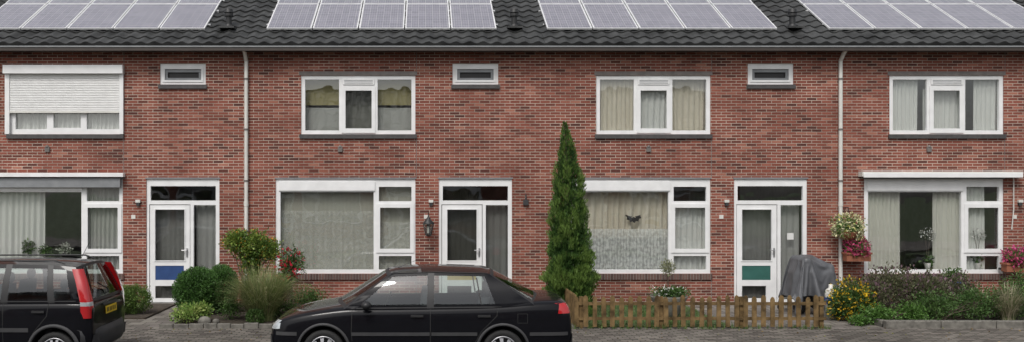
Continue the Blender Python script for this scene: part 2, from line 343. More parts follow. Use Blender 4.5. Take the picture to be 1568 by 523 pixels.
# ---------------------------------------------------------------- houses
PITCH=math.radians(30); TP=math.tan(PITCH)
def roofz(s): return 5.62+(s+.32)*TP
def curtain(mb,x0,x1,z0,z1,y,mat,amp=.025,per=.11,ph=0):
    n=max(8,int((x1-x0)/per*8)); rows=[]
    for k in range(5):
        z=z1+(z0-z1)*k/4
        r=[]
        for i in range(n+1):
            x=x0+(x1-x0)*i/n
            p=x/per*6.283+1.9*math.sin(x*5.3+ph)+.25*k
            r.append((x,y+amp*(.5+.5*k/4)*(math.sin(p)+.35*math.sin(p*.47+ph)),z))
        rows.append(r)
    mb.grid(rows,mat,True)
def R(a,b,c,d,off=0): return (X(a+off),X(b+off),Z(d),Z(c))
OFF={-1:-901,0:-448,1:0,2:452,3:901,4:1354}
PANEL={-1:'green',0:'blue',1:'ochp',2:'green',3:'blue',4:'ochp'}
def house(k,name='brick_house',first=False,last=False):
    o=OFF[k]; e=empty(name)
    x0=X(378+453.5*(k-1)); x1=X(378+453.5*k)
    up=R(461,636,116,206,o); gw=R(422 if k!=0 else 400,636,273,418,o); dr=R(672,784,273,467,o); vt=R(693,763,98,130,o)
    w=MB(); ztop=5.55
    slab(w,x0,x1,-.15,ztop,[up,gw,dr,vt],0,.28,'brick',outer=False)
    w.obj('wall',e)
    s=MB()
    s.box(x0+.003,x0+.1,.281,8,-.1,5.5,'int'); s.box(x1-.1,x1-.003,.281,8,-.1,5.5,'int')
    s.box(x0+.1,x1-.1,7.9,8,-.1,5.5,'int'); s.box(x0+.1,x1-.1,.281,7.9,2.8,3.02,'int'); s.box(x0+.1,x1-.1,.281,7.9,-.12,-.02,'floor')
    s.box(x0+.1,x1-.1,.281,7.9,5.42,5.5,'int')
    s.box(dr[0]-.25,dr[0]-.17,.3,7.9,-.02,2.8,'int'); s.box(x0+.1,x1-.1,4.6,4.68,-.02,2.8,'int'); s.box(x0+.1,x1-.1,4.2,4.28,3.02,5.42,'int')
    s.box(gw[0]+.5,gw[0]+2.0,2.6,3.4,-.02,.75,'dark'); s.box(gw[0]+.5,gw[0]+2.0,3.4,3.6,.3,1.0,'dark'); s.box(gw[1]-.9,gw[1]-.1,4.2,4.59,-.02,1.9,'floor')
    s.obj('interior',e)
    if first or last:
        g=MB()
        xx=x0 if first else x1; yy=[(-.0,-.15),(8,-.15),(8,roofz(0)-.15),(4,roofz(4)-.12),(0,roofz(0)-.15)]
        xo=xx-.2 if first else xx+.2
        g.face([(xo,a,b) for a,b in yy],'brick'); g.face([(xx,a,b) for a,b in yy],'brick')
        g.face([(xo,0,-.15),(xx,0,-.15),(xx,0,5.55),(xo,0,5.55)],'brick'); g.obj('gable_wall',e)
    g=MB(); g.face([(x0,8.02,-.1),(x1,8.02,-.1),(x1,8.02,5.6),(x0,8.02,5.6)],'brick'); g.obj('rear_wall',e)
    rt=MB(); tw=.30; sl=.345; nrow=int((4+.36)/math.cos(PITCH)/sl)
    ncol=int(round((x1-x0)/tw)); tw=(x1-x0)/ncol; sub=7
    prof=[0,.008,.030,.045,.045,.024,.004]
    ca,sa=math.cos(PITCH),math.sin(PITCH)
    jr=random.Random(k+50)
    for r in range(nrow+1):
        g=[[],[],[]]
        for c in range(ncol):
            jz=jr.uniform(-.005,.005)
            for q in range(sub):
                x=x0+(c+q/sub)*tw
                h=prof[q]+jz
                for li,(v,hh) in enumerate(((r*sl,-.02),(r*sl,.036+h),((r+1)*sl+.01,.004+h))):
                    g[li].append((x,-.34+v*ca-hh*sa,5.60+v*sa+hh*ca))
        for li in range(3):
            p=g[li][0]; g[li].append((x1,p[1],p[2]))
        rt.grid(g,'tile',False)
    rt.face([(x0,4.02,roofz(4.02)+.02),(x1,4.02,roofz(4.02)+.02),(x1,8.3,5.55),(x0,8.3,5.55)],'tile')
    zr=roofz(4.0)
    rt.cyl((x0,4.03,zr+.02),(x1,4.03,zr+.02),.12,.12,'tile',12)
    rt.obj('roof',e)
    gt=MB()
    gt.box(x0,x1,-.40,-.28,5.47,5.565,'gutter'); gt.box(x0,x1,-.28,-.002,5.50,5.53,'gutter')
    gt.box(x0,x1,-.415,-.40,5.545,5.575,'grey')
    gt.box(x0,x1,-.278,-.24,5.532,5.60,'gutter')
    gt.obj('gutter',e)
    f=MB(); gl=MB(); cu=MB(); tr=MB()
    Y0,Y1=.025,.105
    hu=[R(467,519,122,200,o),R(527,571,137,200,o),R(578,630,122,200,o)]
    if k==0: hu=[R(471,519,172,198,o),R(529,571,172,196,o),R(580,630,172,198,o)]
    slab(f,*up,hu,Y0,Y1,'white')
    if k!=0:
        cr=R(523,575,132,204,o); slab(f,*cr,[R(529,569,139,197,o)],Y0-.02,Y0-.001,'white')
        v=R(525,573,121,130,o); f.box(v[0],v[1],Y0-.03,Y0-.001,v[2],v[3],'white')
        for q in range(3):
            f.box(v[0]+.03,v[1]-.03,Y0-.034,Y0-.0305,v[2]+.025+q*.03,v[2]+.037+q*.03,'grey')
    def pane(h,mat='glass',y=.07): gl.face([(h[0],y,h[2]),(h[1],y,h[2]),(h[1],y,h[3]),(h[0],y,h[3])],mat)
    for h in hu: pane(h)
    hv=R(700,756,106,123,o); slab(f,*vt,[hv],Y0,Y1,'white'); slab(f,*R(697,759,103,126,o),[hv],Y0-.018,Y0-.001,'white')
    slab(f,hv[0]+.002,hv[1]-.002,hv[2]+.002,hv[3]-.002,[(hv[0]+.06,hv[1]-.06,hv[2]+.05,hv[3]-.07)],.035,.06,'grey')
    f.box(hv[0],hv[1],.08,.10,hv[2],hv[3],'dark')
    hg=[R(429 if k!=0 else 407,572,293,412,o),R(580,630,285,307,o),R(580,630,315,382,o),R(580,630,391,412,o)]
    slab(f,*gw,hg,Y0,Y1,'white')
    slab(f,*R(576,634,311,386,o),[R(582,628,317,380,o)],Y0-.02,Y0-.001,'white')
    tb=R(427 if k!=0 else 405,574,277,291,o); f.box(tb[0],tb[1],Y0-.03,Y0-.001,tb[2],tb[3],'white')
    for h in hg: pane(h)
    ht=R(678,778,284,306,o); hl=R(676,739,312,463,o); hs=R(744,778,313,458,o)
    slab(f,*dr,[ht,hl,hs],Y0,Y1,'white')
    pane(ht); pane(hs,'glassfrost')
    f.obj('window_frames',e,bevel=.004)
    d=MB(); g1=R(685,730,320,398,o); g2=R(685,729,406,428,o); g3=R(685,722,437,456,o)
    lf=R(677,738,313,462,o); slab(d,*lf,[g1,g2,g3],.035,.08,'white')
    slab(d,g1[0]-.02,g1[1]+.02,g1[2]-.02,g1[3]+.02,[g1],.022,.034,'white')
    d.box(g2[0],g2[1],.045,.06,g2[2],g2[3],PANEL[k])
    for h in (g1,g3): d.face([(h[0],.055,h[2]),(h[1],.055,h[2]),(h[1],.055,h[3]),(h[0],.055,h[3])],'glassfrost')
    hx=X(734+o); hz=Z(385)
    d.box(hx-.018,hx+.018,.020,.0345,hz-.11,hz+.09,'metal'); d.cyl((hx,.02,hz+.04),(hx,-.03,hz+.04),.01,.01,'metal'); d.cyl((hx,-.03,hz+.04),(hx-.11,-.03,hz+.04),.01,.01,'metal')
    d.obj('front_door',e,bevel=.003)
    st=MB(); st.box(dr[0]-.02,dr[1]+.02,-.12,.02,-.02,.035,'concrete'); st.obj('doorstep',e,bevel=.01)
    gl.obj('window_glass',e)
    def sill(r,mat,pr,hh): tr.box(r[0]-.03,r[1]+.03,-pr,.03,r[2]-hh,r[2]-.002,mat)
    sill(up,'sill',.05,.095); sill(vt,'sill',.05,.09); sill(gw,'sillbrick',.035,.13)
    tr.box(up[0]-.04,up[1]+.04,-.006,.02,up[3]+.002,up[3]+.09,'lintel')
    tr.box(gw[0]-.02,gw[1]+.02,-.012,.02,gw[3]+.002,gw[3]+.03,'grey'); tr.box(dr[0]-.02,dr[1]+.02,-.012,.02,dr[3]+.002,dr[3]+.03,'grey')
    vx=X(521+o+(20 if k==2 else 0)); vz=Z(229)
    tr.box(vx-.05,vx+.05,-.04,-.001,vz-.06,vz+.05,'lintel'); tr.cyl((vx,-.02,vz+.05),(vx,-.02,vz+.09),.04,.02,'lintel',10)
    bx=X(660+o); bz=Z(309); tr.box(bx-.05,bx+.05,-.06,-.001,bz-.0,bz+.06,'offwhite'); tr.box(bx-.035,bx+.035,-.05,-.001,bz-.07,bz-.001,'greyp')
    tr.box(X(652+o)-.04,X(652+o)+.05,-.012,-.001,Z(334),Z(328),'offwhite')
    jx=X(637.5+o); tr.box(jx-.006,jx+.006,-.003,-.0005,Z(272),up[2]-.1,'lintel')
    tr.box(jx-.006,jx+.006,-.003,-.0005,.02,gw[2]-.14,'lintel'); tr.box(jx+.0,jx+.012,-.003,-.0005,up[3]+.1,5.49,'lintel')
    tr.obj('sills_and_trim',e,bevel=.004)
    yb=.15
    def C(a,b,c,dd,mat,amp=.022,per=.1,y=yb):
        r=R(a,b,c,dd,o); curtain(cu,r[0],r[1],r[2],r[3],y,mat,amp,per,ph=a)
    if k==0:
        C(405,512,285,414,'net',.035,.14,.17); C(579,632,287,414,'netgrey',.03,.1); C(465,632,150,203,'net',.02,.1)
    elif k==1:
        C(424,574,285,416,'rollblind',.004,.09,.20); C(424,574,322,416,'netthin',.02,.15,.15); C(577,632,283,416,'rollblind',.004,.1,.20); C(577,632,340,416,'netthin',.02,.15,.15)
        C(465,523,120,160,'ochre_refl',.01,.3,.25); C(574,632,120,160,'ochre_refl',.01,.3,.25)  # ochre sheets paint a reflection into the side panes
        C(465,523,164,203,'netgrey',.01,.3,.25);C(574,632,164,203,'netgrey',.01,.3,.25); C(524,574,133,203,'netdark_refl',.01,.2,.25); C(682,733,316,458,'netdark_refl',.01,.12,.22)  # dark sheet in the centre pane is a painted reflection
    elif k==2:
        C(424,574,285,365,'beige',.045,.15,.24); C(424,574,350,416,'netlace',.02,.07,.15); C(577,632,310,416,'net',.03,.12,.17); C(465,523,120,203,'beige',.02,.09); C(524,574,133,203,'net',.03,.12); C(576,632,120,203,'beige',.02,.11,.2)
    elif k==3:
        C(424,484,285,416,'blind',.04,.10,.17); C(534,574,285,416,'blind',.04,.10,.17); C(577,612,283,416,'net',.03,.1)
        C(465,510,120,203,'net',.03,.1); C(520,574,135,203,'net',.03,.1,.2); C(596,632,120,203,'net',.02,.1)
    else:
        C(424,500,285,416,'net',.03,.1); C(577,632,283,416,'net'); C(465,500,120,203,'net',.03,.1); C(600,632,120,203,'net',.03,.1)
    if k in(0,2): C(745,777,313,458,'net',.02,.12,.2); C(682,733,316,458,'netgrey',.01,.12,.22)
    else: C(742,780,313,458,'netgrey',.02,.12,.2)
    cu.obj('curtains',e)
    a=MB()
    if k==0:
        b=R(457,638,101,114,o); a.box(b[0]-.01,b[1]+.01,-.14,-.003,b[2],b[3],'white')
        sh=R(463,634,114,171,o); n=22
        g=[]
        for i in range(n*4+1):
            z=sh[3]+(sh[2]-sh[3])*i/(n*4); y=-.03-.012*abs(math.sin(math.pi*i/4)); g.append([(sh[0],y,z),(sh[1],y,z)])
        a.grid(g,'shutter',False)
        for q in ((457,464),(632,638)):
            r=R(q[0],q[1],114,206,o); a.box(r[0],r[1],-.06,-.001,r[2],r[3],'white')
        a.box(sh[0],sh[1],-.055,-.02,sh[2]-.04,sh[2],'offwhite')
        b=R(395,634,272,286,o); a.box(b[0],b[1],-.10,-.003,b[2],b[3],'grey')
        b=R(385,640,264,270,o); a.box(b[0],b[1],-.16,-.003,b[2],b[3],'white')
        a.obj('roller_shutter',e,bevel=.004)
    if k==3:
        b=R(413,657,262,271,o); a.box(b[0],b[1],-.20,-.003,b[2]+.02,b[3],'offwhite'); a.box(b[0]+.02,b[1]-.02,-.22,-.2005,b[2],b[3]-.03,'white')
        a.tube([(X(649+o),-.05,Z(271)),(X(649+o),-.05,Z(320)),(X(646+o),-.05,Z(350))],.012,'offwhite')
        a.obj('awning',e,bevel=.006)
    p=MB(); px=X(787+ (k-1)*436 if k!=2 else 1212, -0.5); s0=.45; zz=roofz(s0)
    p.cyl((px,s0,zz-.1),(px,s0,zz+.34),.065,.065,'dark',16); p.cyl((px,s0,zz+.30),(px,s0,zz+.36),.10,.10,'dark',16); p.cyl((px,s0,zz+.38),(px,s0,zz+.46),.105,.085,'dark',16)
    p.cyl((px,s0,zz+.0),(px,s0,zz+.12),.13,.07,'dark',16); p.box(px-.17,px+.17,s0-.26,s0+.15,zz+.00,zz+.045,'tile'); p.obj('roof_vent_pipe',e)
    return e
HS=[house(k,first=(k==-1),last=(k==4)) for k in range(-1,5)]
for px_ in (378,1285,378-907):
    e=MB(); x=X(px_)
    e.cyl((x,-.07,0),(x,-.07,5.3),.042,.042,'offwhite',16)
    e.tube([(x,-.07,5.3),(x,-.2,5.42),(x,-.32,5.5)],.042,'offwhite',14)
    for z in (.5,1.6,2.7,3.8,4.9): e.cyl((x,-.07,z-.02),(x,-.07,z+.02),.052,.052,'lintel',14); e.box(x-.015,x+.015,-.06,-.002,z-.012,z+.012,'lintel')
    e.cyl((x,-.07,2.15),(x,-.07,2.25),.05,.05,'offwhite',14)
    e.obj('drainpipe')
YM=-28.
KK={1:0,2:1,3:2,4:3}
for i,si in enumerate((1,2,3,4,2)):
    src=HS[si]; k=KK[si]
    e=empty('brick_house'); e.rotation_euler=(0,0,math.pi)
    xc=(X(378+453.5*(k-1))+X(378+453.5*k))/2
    e.location=(xc+(i-2)*453.5/70+.5,YM,0)
    for ch in src.children:
        c=ch.copy(); c.parent=e; COL.objects.link(c)

def solar(pxl,ncol,nrow=2):
    pw,ph=1.0,1.65; gap=.025
    s0=.27; z0=roofz(s0)+.11
    mb=MB()
    for r in range(nrow):
        for c in range(ncol):
            x=c*(pw+gap); y=r*(ph+gap)
            mb.box(x,x+pw,y,y+ph,-.035,0,'alu')
            m=.030
            mb.face([(x+m,y+m,.002),(x+pw-m,y+m,.002),(x+pw-m,y+ph-m,.002),(x+m,y+ph-m,.002)],'solar')
    for r in range(nrow):
        for yy in (.35,1.3):
            mb.box(-.05,ncol*(pw+gap)+.03,r*(ph+gap)+yy-.02,r*(ph+gap)+yy+.02,-.09,-.036,'alu')
    ob=mb.obj('solar_panel_array')
    ob.location=((pxl-XC)*20.27/F,s0,z0); ob.rotation_euler=(PITCH,0,0)
solar(318-5*71-2,5); solar(408,5); solar(838,5); solar(1270,5); solar(-480,5)

# ---------------------------------------------------------------- ground
def sheet(name,x0,x1,y0,y1,z,mat,zb=None):
    mb=MB()
    if zb is None: mb.face([(x0,y0,z),(x1,y0,z),(x1,y1,z),(x0,y1,z)],mat)
    else: mb.box(x0,x1,y0,y1,zb,z,mat)
    return mb.obj(name)
sheet('ground',-400,400,-400,400,-.14,'grassg')
sheet('road',-80,80,-15,-5.17,-.10,'asphalt')
sheet('sidewalk',-60,60,-5.05,-3.5,0,'paveclink',-.2)
sheet('kerb',-60,60,-5.17,-5.052,-.004,'concrete',-.2)
sheet('garden_paving',-23,23,-3.498,-.002,-.004,'pave',-.2)
sheet('kerb',-60,60,-15.12,-15.0,0,'concrete',-.2)
sheet('sidewalk',-60,60,-24.6,-19,-.03,'pave',-.2)
sheet('garden_paving',-23,23,-27.9,-24.62,-.02,'pave',-.2)
sheet('soil',X(262,3.3),X(640,3.3),-3.38,-.01,.03,'soil',-.1)
sheet('soil',X(-60,3.3),X(222,3.3)-.3,-2.3,-.01,.03,'soil',-.1)
sheet('soil',X(1350,3.3),X(1700,3.3),-3.3,-.01,.05,'soil',-.1)
sheet('soil',X(905,3.3),X(1120,3.3),-3.3,-.01,.02,'grassg',-.1)
mb=MB()
x=X(245,3.4)
while x<X(640,3.4):
    w=random.uniform(.24,.30); mb.box(x,x+w-.01,-3.47,-3.39,-.02,.085+random.uniform(-.015,.015),'concrete'); x+=w
mb.obj('garden_edging',bevel=.01)
mb=MB(); x=X(1355,3.4)
while x<X(1720,3.4):
    mb.box(x,x+.985,-3.46,-3.31,-.02,.13+random.uniform(-.006,.006),'concrete'); x+=1.0
mb.box(X(1355,3.4)-.02,X(1355,3.4)+.1,-3.30,-1.6,-.02,.12,'concrete')
mb.obj('garden_edging',bevel=.012)

# ---------------------------------------------------------------- vegetation
def leafmesh(name,P,Dr,Ln,W,C,parent=None):
    n=len(P)
    rnd=RNG.normal(size=(n,3)); S=np.cross(Dr,rnd); S/=np.linalg.norm(S,axis=1)[:,None]+1e-9
    Ln=np.broadcast_to(Ln,(n,))[:,None]; W=np.broadcast_to(W,(n,))[:,None]
    v=np.stack([P,P+Dr*Ln*.5+S*W*.5,P+Dr*Ln,P+Dr*Ln*.5-S*W*.5],1).reshape(-1,3)
    me=bpy.data.meshes.new(name); me.vertices.add(4*n); me.vertices.foreach_set('co',v.astype(np.float32).ravel())
    me.loops.add(4*n); me.loops.foreach_set('vertex_index',np.arange(4*n,dtype=np.int32))
    me.polygons.add(n); me.polygons.foreach_set('loop_start',np.arange(0,4*n,4,dtype=np.int32))
    me.update(calc_edges=True)
    ca=me.color_attributes.new('Col','FLOAT_COLOR','POINT')
    cc=np.ones((n,4,4)); cc[:,:,:3]=C[:,None,:]; ca.data.foreach_set('color',cc.astype(np.float32).ravel())
    me.materials.append(M['leaf']); me.validate()
    ob=bpy.data.objects.new(name,me); COL.objects.link(ob)
    if parent: ob.parent=parent
    return ob
def nvec(n):
    d=RNG.normal(size=(n,3)); return d/np.linalg.norm(d,axis=1)[:,None]
def cloud(blobs,n,ln,cols,shell=.5,rough=.35,freq=3.,up=.2,var=.35):
    w=np.array([b[3]*b[4]*b[5] for b in blobs])**.7; w/=w.sum()
    idx=RNG.choice(len(blobs),size=n,p=w); B=np.array([b[:6] for b in blobs])[idx]
    d=nvec(n)
    r=RNG.uniform(shell,1,size=n)
    nz=np.array([noise.noise(Vector((d[i,0]*freq+idx[i]*5.1,d[i,1]*freq,d[i,2]*freq))) for i in range(n)])
    r=r*(1+rough*nz)
    P=B[:,:3]+d*B[:,3:6]*r[:,None]
    P[:,2]=np.maximum(P[:,2],.02)
    Dr=d*.8+nvec(n)*.9; Dr[:,2]+=up; Dr/=np.linalg.norm(Dr,axis=1)[:,None]
    cols=np.array(cols); t=RNG.uniform(0,1,size=n)
    nz2=np.array([noise.noise(Vector(P[i]*5.)) for i in range(n)])
    ci=np.clip((t*.6+.5*(nz2+.5))*(len(cols)-1),0,len(cols)-1.001); a=ci.astype(int); f=(ci-a)[:,None]
    C=cols[a]*(1-f)+cols[np.minimum(a+1,len(cols)-1)]*f
    C=C*RNG.uniform(1-var,1+var,size=(n,1))
    L=RNG.uniform(.6,1.3,size=n)*ln
    return P,Dr,L,L*.5,C
def blades(cx,cy,z,n,h,spread,w,cols,base=.12,seg=5,droop=.5):
    mb_v=[];mb_f=[];mc=[]
    cols=np.array(cols)
    for i in range(n):
        a=random.uniform(0,6.283); rb=base*math.sqrt(random.random()); hh=h*random.uniform(.55,1.1); sp=spread*random.uniform(.2,1.1)
        bx=cx+rb*math.cos(a);by=cy+rb*math.sin(a); a2=a+random.uniform(-.6,.6); c=cols[random.randrange(len(cols))]*random.uniform(.7,1.3)
        px,py=-math.sin(a2),math.cos(a2); b0=len(mb_v)
        for s in range(seg+1):
            t=s/seg; r=sp*t**1.6; zz=z+hh*(t-droop*t**3*.8*(sp/spread)); ww=w*(1-t*.85)*.5
            X_=bx+math.cos(a2)*r; Y_=by+math.sin(a2)*r
            mb_v+=[(X_-px*ww,Y_-py*ww,zz),(X_+px*ww,Y_+py*ww,zz)]; mc+=[c,c]
            if s: mb_f.append((b0+2*s-2,b0+2*s-1,b0+2*s+1,b0+2*s))
    return mb_v,mb_f,mc
def blademesh(name,data,parent=None):
    v,f,c=data; me=bpy.data.meshes.new(name); me.from_pydata(v,[],f)
    ca=me.color_attributes.new('Col','FLOAT_COLOR','POINT'); arr=np.ones((len(v),4)); arr[:,:3]=np.array(c); ca.data.foreach_set('color',arr.astype(np.float32).ravel())
    me.materials.append(M['leaf']); ob=bpy.data.objects.new(name,me); COL.objects.link(ob)
    if parent: ob.parent=parent
    return ob
def stems(name,parent,base,blobs,n,r=.012,mat='bark'):
    mb=MB()
    for i in range(n):
        b=random.choice(blobs); a=Vector((base[0]+random.uniform(-.08,.08),base[1]+random.uniform(-.08,.08),0.0))
        t=Vector((b[0]+random.uniform(-.6,.6)*b[3],b[1]+random.uniform(-.6,.6)*b[4],b[2]+random.uniform(-.3,.5)*b[5]))
        mid=a.lerp(t,.5)+Vector((random.uniform(-.06,.06),random.uniform(-.06,.06),.05))
        mb.cyl(a,mid,r*1.3,r,mat,7); mb.cyl(mid,t,r,r*.4,mat,7)
    mb.obj(name,parent)
G1=[(.03,.065,.016),(.06,.12,.028),(.10,.18,.045)]
def plant(name,blobs,n,ln,cols,stem=6,base=None,extra=None,**kw):
    e=empty(name); c=cloud(blobs,n,ln,cols,**kw)
    leafmesh('foliage',*c,parent=e)
    if base is None: base=(blobs[0][0],blobs[0][1])
    if stem: stems('stems',e,base,blobs,stem)
    if extra:
        for nm,(bl,nn,l2,cc,kk) in extra.items(): leafmesh(nm,*cloud(bl,nn,l2,cc,**kk),parent=e)
    return e
b=[(X(302,1.8),-1.8,.50,.47,.46,.47),(X(337,1.5),-1.4,.52,.34,.35,.47)]
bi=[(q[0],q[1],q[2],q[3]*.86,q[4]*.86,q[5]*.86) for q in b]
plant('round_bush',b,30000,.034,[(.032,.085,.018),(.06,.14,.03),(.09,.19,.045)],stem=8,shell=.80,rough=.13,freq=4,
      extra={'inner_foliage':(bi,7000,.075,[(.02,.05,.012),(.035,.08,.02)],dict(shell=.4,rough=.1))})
b=[(X(386,1),-1.0,1.32,.42,.35,.33),(X(362,1),-1.1,1.45,.25,.25,.22),(X(410,1),-.95,1.25,.27,.25,.25),(X(385,1),-1.0,.95,.22,.2,.25)]
plant('golden_shrub',b,9000,.055,[(.05,.10,.02),(.12,.20,.035),(.26,.32,.06)],stem=14,shell=.35,rough=.6,
      extra={'berries':(b,300,.045,[(.5,.18,.02),(.55,.3,.03)],dict(shell=.9,rough=.5))})
e=empty('ornamental_grass'); blademesh('blades',blades(X(402,2.6),-2.6,.02,3000,1.15,.72,.012,[(.20,.26,.09),(.28,.31,.12),(.38,.36,.20),(.14,.20,.07)],base=.25),e)
b=[(X(447,1.2),-1.2,1.0,.28,.2,.30),(X(438,1.2),-1.2,.7,.22,.2,.3)]
plant('rose_bush',b,2200,.055,G1,stem=10,shell=.2,rough=.6,extra={'roses':([b[0],(X(440,1.2),-1.3,.85,.2,.15,.2)],150,.085,[(.40,.01,.03),(.6,.03,.06)],dict(shell=.8,rough=.5))})
b=[(X(205,1.7),-1.7,.32,.36,.32,.28),(X(188,1.7),-1.8,.30,.30,.28,.25)]
plant('hedge_bush',b,11000,.035,[(.05,.10,.02),(.10,.17,.035),(.16,.23,.06)],stem=5,shell=.6,rough=.35)
b=[(X(292,3.1),-3.05,.22,.24,.2,.18),(X(275,3.1),-2.95,.16,.2,.2,.15),(X(308,3.0),-2.9,.24,.18,.2,.17)]
plant('lime_flowers',b,2600,.05,[(.08,.16,.03),(.18,.30,.06),(.42,.48,.16)],stem=8,shell=.3,rough=.5,up=.6)
b=[(X(390,3.05),-3.0,.14,.17,.17,.15)]
plant('low_bush',b,2500,.03,G1,stem=3,shell=.7,rough=.2)
b=[(X(430,2.6),-2.5,.2,.5,.3,.2),(X(352,2.6),-2.5,.25,.25,.3,.22),(X(470,2),-1.6,.3,.4,.4,.3)]
plant('ground_cover_plant',b,6500,.04,G1,stem=5,shell=.2,rough=.5)
mb=MB()
for (px,r) in ((312,.13),(330,.07)):
    mb.ell((X(px,3.2),-3.15,.08),(r,r*.7,r*.75),'concrete',6)
mb.obj('garden_stone')

def cypress():
    e=empty('cypress_tree'); d=1.9; n=52000
    ys=[188,205,220,240,265,300,350,400,440,478]; hw=[1,5,9,13,18,23,28,32,34,32]; cx=[864,866,867,868,870,870,871,872,873,874]
    zt=[Z(y,d) for y in ys]
    z=zt[-1]+(zt[0]-zt[-1])*(1-np.sqrt(RNG.uniform(0,1,n)))
    zr=np.array(zt)[::-1]; hwr=np.array(hw)[::-1]/(F/(D-d)); cxr=(np.array(cx)[::-1]-XC)*(D-d)/F
    rad=np.interp(z,zr,hwr); xc=np.interp(z,zr,cxr)
    a=RNG.uniform(0,6.283,n)
    nz=np.array([noise.noise(Vector((math.cos(a[i])*1.8,math.sin(a[i])*1.8,z[i]*3.4)))+.8*noise.noise(Vector((math.cos(a[i])*6,math.sin(a[i])*6,z[i]*9))) for i in range(n)])
    r=rad*(RNG.uniform(.60,1.0,n)+.45*nz)
    P=np.stack([xc+np.cos(a)*r,-d+np.sin(a)*r,z],1)
    Dr=np.stack([np.cos(a)*.35,np.sin(a)*.35,np.ones(n)],1)+RNG.normal(size=(n,3))*.22; Dr/=np.linalg.norm(Dr,axis=1)[:,None]
    cols=np.array([(.032,.075,.018),(.070,.14,.030),(.13,.21,.045)])
    t=np.clip((nz*1.3+.5)*2+RNG.normal(size=n)*.3,0,1.999); ai=t.astype(int); f=(t-ai)[:,None]
    C=cols[ai]*(1-f)+cols[ai+1]*f; C*=RNG.uniform(.7,1.3,size=(n,1))
    L=RNG.uniform(.04,.10,n)
    leafmesh('foliage',P,Dr,L,L*.22,C,e)
    mb=MB()
    for i in range(len(zr)-1):
        mb.cyl((cxr[i],-d,zr[i] if i else 0),(cxr[i+1],-d,zr[i+1]),.05*(1-i/10),.05*(1-(i+1)/10),'bark',8)
    rr=random.Random(3)
    for i in range(60):
        zz=rr.uniform(.15,3.3); aa=rr.uniform(0,6.28); ra=float(np.interp(zz,zr,hwr))*.75; xx=float(np.interp(zz,zr,cxr))
        mb.cyl((xx,-d,zz),(xx+ra*math.cos(aa),-d+ra*math.sin(aa),zz+.3),.012,.004,'bark',5)
    mb.obj('trunk',e)
cypress()
dd=2.5
b=[(X(1300,dd),-dd,.42,.32,.3,.38),(X(1322,dd),-dd,.35,.25,.25,.33),(X(1285,dd),-dd,.3,.2,.25,.28)]
plant('yellow_flower_plant',b,6000,.05,G1,stem=14,shell=.3,rough=.5,
      extra={'blossoms':(b,700,.055,[(.65,.38,.02),(.75,.5,.03)],dict(shell=.85,rough=.4))})
b=[(X(1365,2.2),-2.2,.55,.55,.4,.42),(X(1415,2.2),-2.3,.5,.45,.4,.40),(X(1335,2.3),-2.4,.4,.3,.3,.35),(X(1470,2.2),-2.0,.45,.45,.4,.38)]
plant('lavender_bush',b,17000,.05,[(.07,.09,.04),(.11,.12,.06),(.17,.16,.10)],stem=24,shell=.3,rough=.6,up=.9,
      extra={'spikes':(b,1800,.06,[(.15,.09,.11),(.2,.13,.15)],dict(shell=.9,rough=.6,up=1.5))})
b=[(X(1440,3),-2.8,.30,.45,.35,.30),(X(1500,3),-2.8,.36,.45,.35,.33),(X(1555,3),-2.7,.35,.45,.35,.36),(X(1600,2.8),-2.4,.5,.5,.4,.5),(X(1650,2.8),-2.2,.4,.5,.4,.4)]
plant('garden_shrub',b,17000,.045,[(.035,.08,.02),(.07,.14,.035),(.12,.20,.06)],stem=20,shell=.35,rough=.55)
b=[(X(1350,3.1),-3.0,.18,.35,.2,.18),(X(1320,3.2),-3.1,.1,.2,.15,.1),(X(1395,3),-3.0,.2,.3,.2,.2)]
plant('fern_plant',b,4000,.05,[(.06,.13,.025),(.12,.24,.05)],stem=5,shell=.2,rough=.5)
e=empty('plume_grass'); blademesh('blades',blades(X(1528,2.6),-2.9,.02,700,.82,.4,.016,[(.36,.33,.22),(.5,.45,.32),(.16,.20,.08)],base=.1),e)
dat=([],[],[])
for i in range(90):
    x=random.uniform(X(870,3.5),X(1270,3.5)); y=-3.5+random.uniform(-.10,.12)
    v,f,c=blades(x,y,0,random.randint(5,14),random.uniform(.05,.18),.08,.008,[(.08,.16,.04),(.13,.19,.05)],base=.04,seg=2)
    b0=len(dat[0]); dat[0].extend(v); dat[1].extend([tuple(q+b0 for q in ff) for ff in f]); dat[2].extend(c)
blademesh('grass_weeds',dat)
dat=([],[],[])
for i in range(900):
    x=random.uniform(X(905,3.2),X(1115,3.2)); y=random.uniform(-3.3,-.2)
    v,f,c=blades(x,y,.02,6,random.uniform(.05,.12),.07,.008,[(.08,.15,.04),(.12,.19,.05)],base=.05,seg=2)
    b0=len(dat[0]); dat[0].extend(v); dat[1].extend([tuple(q+b0 for q in ff) for ff in f]); dat[2].extend(c)
blademesh('lawn_grass',dat)
n=300; P=np.stack([RNG.uniform(-9,13,n),RNG.uniform(-5.0,-3.4,n),np.full(n,.006)],1)
Dr=RNG.normal(size=(n,3)); Dr[:,2]=np.abs(Dr[:,2])*.15; Dr/=np.linalg.norm(Dr,axis=1)[:,None]
cc=np.array([(.25,.17,.06),(.14,.09,.04),(.2,.2,.06)])[RNG.integers(0,3,n)]
leafmesh('fallen_leaves',P,Dr,RNG.uniform(.02,.05,n),.025,cc)

